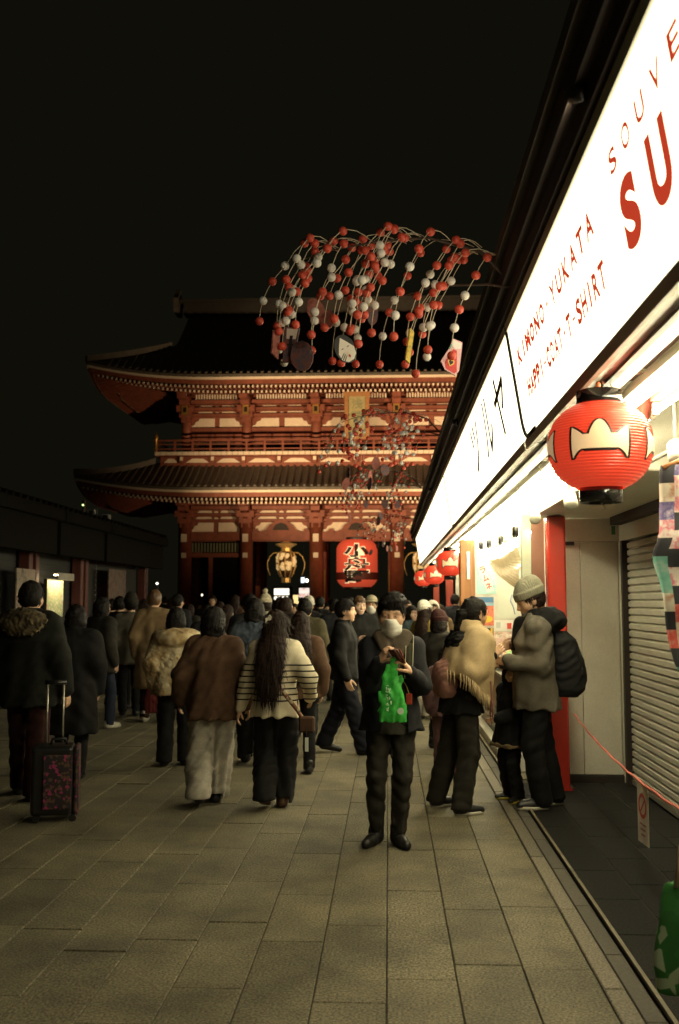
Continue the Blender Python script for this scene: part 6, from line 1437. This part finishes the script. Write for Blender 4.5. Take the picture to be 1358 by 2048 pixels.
# striding man in profile
t, J = person('young man in dark jacket and navy trousers striding right in profile', (-.5, 11.0, 0), R(84), 1.655, lean=(0, -.02), feet=[(-.07, -.26, 0), (.08, .2, .03)], wrists=[(-.27, -.08, .86), (.26, .12, .9)], coat=dict(mat=cloth('charcoal jacket', (.009, .0085, .008)), hem=.84, bulk=.045, sleeve=.03), legs=dict(mat=cloth('navy trousers', (.007, .0075, .012)), r=(.11, .09, .085), fold=.006), hair=('short', None), shoes=(C_sh, None), h=.014, hh=.008)
t, J = person('young man with light brown hair in a black coat facing the viewer', (-.41, 14.1, 0), R(8), 1.70, coat=dict(mat=C_black, hem=.55, bulk=.05), legs=dict(mat=C_black), hair=('short', M_hairl), h=.018, hh=.0065, head=(4, 0, 14), wrists=[(-.06, -.28, 1.12), None], skin=M_skinp)
person('man in a beige cap and white mask behind the light haired young man', (-.27, 15.7, 0), R(6), 1.70, coat=dict(mat=C_char, hem=.75, bulk=.05), legs=dict(mat=C_black), hair=('short', None), hat=('cap', cloth('beige cap cloth', (.4, .35, .24)), 'cap'), mask=True, h=.02, hh=.0065, head=(0, 0, -10))
person('person in a white cap looking down in the crowd', (-1.38, 17.2, 0), R(10), 1.70, coat=dict(mat=C_black, hem=.75, bulk=.05), legs=dict(mat=C_jean), hair=('short', None), hat=('cap', cloth('white cap cloth', (.6, .56, .46)), 'cap'), h=.02, hh=.0065, head=(18, 0, 10))
person('person in a cream knitted bobble hat and cream scarf seen from behind', (-2.1, 17.0, 0), R(170), 1.72, coat=dict(mat=C_cream, hem=.75, bulk=.05), legs=dict(mat=C_black), hair=('bob', M_hairb), hat=('pompom', C_cream, 'bobble_hat'), h=.02, hh=.01, face=False)
person('person in a shaggy blue grey jacket walking away behind the striped sweater', (-1.38, 10.3, 0), R(178), 1.66, coat=dict(mat=M_furb, hem=.8, bulk=.07, sleeve=.06, extra=[lambda f: fur_add(f, .01)]), legs=dict(mat=C_black, r=(.105, .09, .09)), hair=('bob', None), h=.015, hh=.01, face=False, feet=[(-.12, .1, .05), (.1, -.1, 0)])
person('woman with long brown hair just behind the striped sweater woman', (-.86, 9.75, 0), R(182), 1.53, coat=dict(mat=C_brown, hem=.8, bulk=.05), legs=dict(mat=C_black), hair=('long_brown', M_hairb), h=.018, hh=.01, face=False, female=True)
person('person in an olive padded jacket seen from behind in the crowd', (-1.02, 12.2, 0), R(178), 1.66, coat=dict(mat=C_olive, hem=.8, bulk=.08, sleeve=.06), legs=dict(mat=C_black), hair=('short', None), h=.018, hh=.01, face=False)
person('man with cropped black hair in a black coat left of the bobble hat', (-1.76, 12.6, 0), R(200), 1.72, coat=dict(mat=C_black, hem=.7, bulk=.05), legs=dict(mat=C_black), hair=('short', None), h=.018, hh=.01, face=False)
person('woman in a white beanie and mustard coat with pale trousers', (.53, 14.3, 0), R(128), 1.60, coat=dict(mat=cloth('mustard wool', (.22, .16, .03)), hem=.78, bulk=.06), legs=dict(mat=C_grey, r=(.11, .1, .1)), hair=('long', M_hairb), hat=('beanie', cloth('white knit', (.68, .64, .54)), 'beanie'), h=.018, hh=.0075, female=True, head=(0, 10, 10), shoes=(C_sole, None))
person('dark haired woman with bare face turned right beside the white beanie', (.36, 15.8, 0), R(40), 1.56, coat=dict(mat=cloth('teal grey coat', (.04, .06, .065)), hem=.75, bulk=.05), legs=dict(mat=C_black), hair=('bob', None), h=.02, hh=.0065, female=True, skin=M_skinp)
person('girl in a white fur hood facing the viewer', (.74, 16.8, 0), R(12), 1.62, coat=dict(mat=C_cream, hem=.75, bulk=.06), legs=dict(mat=C_black), hair=('bob', M_hairb), hat=('hood', cloth('white fleece', (.6, .56, .46)), 'fur_hood'), h=.02, hh=.0065, female=True, skin=M_skinp)
person('person in a maroon hat and dark coat between the white beanie and the shawl', (.58, 11.4, 0), R(140), 1.50, coat=dict(mat=C_char, hem=.75, bulk=.06), legs=dict(mat=C_black), hair=('bob', None), hat=('beanie', C_maroon, 'beanie'), h=.018, hh=.0075, female=True)
person('man with dark hair glancing left behind the masked man', (.16, 18.4, 0), R(-30), 1.72, coat=dict(mat=C_black, hem=.7, bulk=.05), legs=dict(mat=C_black), hair=('mop', None), h=.02, hh=.0075)
# person just outside the right edge with the green cloth bag
L5, H5 = (1.36, 3.55, 0), 1.62
t, J = person('person in a brown coat only just reaching into the right edge of the photo', (1.36, 3.55, 0), R(-70), H5, coat=dict(mat=C_brown, hem=.8, bulk=.03, sleeve=.02), legs=dict(mat=C_black), hair=('bob', None), h=.018, hh=.01, wrists=[None, (.10, -.20, .80)], poles=[None, (.5, .9, -.3)])
gc = empty('cloth_bag', (1.06, 3.62, .5), R(-20), 'dark green patterned cloth bag with pale flecks hanging at the lower right edge', 'bag')
f = Field((-.22, -.12, -.25), (.22, .12, .3), .010); f.loft([(-.2, .02, 0, .15, .05), (-.12, .01, 0, .15, .055), (.05, 0, 0, .125, .05), (.17, 0, 0, .1, .035)], .02, 2.8); f.folds(.0035, .8, 2., .3)
link('bag_body', mesh_np('bag_body', *f.mesh(), mats=[ramp_mat('green flecked cloth', [(.03, .17, .03), (.035, .2, .035), (.03, .16, .03), (.045, .21, .045), (.03, .17, .03), (.4, .5, .33)], 'voronoi', 17, .8)]), gc)
for y in (-.03, .03): MB().tube([(-.06, y, .16), (-.04, y, .3), (.04, y, .3), (.06, y, .16)], .009, 6).build('bag_handle', mat('pale pink handle', (.5, .36, .27)), gc, True)

# ------------------------------------------------------------------ the crowd towards the gate
protos = []; used = set()
specs = [('black', C_black, .7, 'short', None, None, 176), ('charcoal', C_char, .6, 'bob', None, None, 180), ('navy', C_navy, .75, 'short', None, None, 184), ('brown', C_brown, .7, 'long', None, None, 180), ('olive', C_olive, .75, 'mop', None, None, 8), ('tan', C_tan, .6, 'bob', None, None, 0), ('grey', C_grj, .75, 'short', ('beanie', C_char, 'beanie'), None, 178)]
for i, (cn, m, hem, hr_, hat_, _, az) in enumerate(specs):
    t, J = person('x', (0, 0, 0), 0, 1.68, coat=dict(mat=m, hem=hem, bulk=.05), legs=dict(mat=(C_black, C_jean, C_char)[i % 3]), hair=(hr_, (None, M_hairb)[i % 2]), hat=hat_, h=.026, hh=.011, face=az < 90, feet=[(-.1, -.1, 0), (.1, .12, .04)], group='people in the crowd before the gate'); protos.append((t, cn, hr_, az))
rnd = random.Random(31); spots = []
fixed = [(640, 20), (676, 21), (700, 19), (560, 20), (590, 23), (655, 25), (700, 28), (520, 24), (470, 22), (440, 19), (425, 25), (380, 21), (345, 24), (745, 24), (775, 26), (815, 22), (840, 21), (800, 30), (770, 33), (730, 36), (690, 34), (650, 38), (610, 36), (575, 40), (540, 37), (500, 33), (460, 36), (420, 38), (880, 19), (910, 22), (270, 19.5), (245, 22), (225, 17.5), (300, 27), (330, 33), (365, 40), (400, 45), (620, 46), (660, 48), (540, 50), (580, 30), (480, 42), (720, 50), (755, 45), (240, 15.2), (190, 20), (262, 14.3), (668, 16.5), (572, 15.5), (455, 15), (355, 17), (415, 14.5), (160, 24), (120, 21)]
for i, (px, Y) in enumerate(fixed):
    j = rnd.choice([0, 0, 1, 1, 2, 2, 3, 4, 6, 0, 5]); t, cn, hr_, az = protos[j]
    o = t if protos[j] and t.get('label') == 'x' else copy_tree(t)
    p = at(px, 1202, Y); o.location = (p[0], Y, 0); o.rotation_euler = (0, 0, R(az+rnd.uniform(-35, 35))); s = rnd.uniform(.9, 1.06)*1.68/1.72; o.scale = (s, s, s)
    way = 'facing us' if az < 90 else 'walking away'
    hd = {'short': 'short hair', 'bob': 'dark bob', 'long': 'long hair', 'mop': 'tousled hair'}[hr_]
    if j == 6: hd = 'dark beanie'
    where = ('far under gate' if Y > 38 else 'far crowd' if Y > 30 else 'mid crowd' if Y > 20.5 else 'nearer crowd')
    bins = [(200, 'by left shops'), (300, 'behind suitcase man'), (400, 'around tan coat man'), (480, 'behind brown jacket'), (560, 'left of bobble hat'), (620, 'before left copper lantern'), (665, 'right of copper lantern'), (720, 'below giant lantern'), (790, 'behind masked man'), (860, 'near white beanie'), (2000, 'beside far shops')]
    lb = f"person in {cn} coat, {hd}, {way}, {where} " + next(w for x_, w in bins if px < x_)
    if lb in used: lb = lb.replace('person in', 'another person in')
    used.add(lb); o['label'] = lb
for t, cn, hr_, az in protos:
    if t.get('label') == 'x':
        for c in list(t.children): 
            for g in list(c.children): bpy.data.objects.remove(g)
            bpy.data.objects.remove(c)
        bpy.data.objects.remove(t)
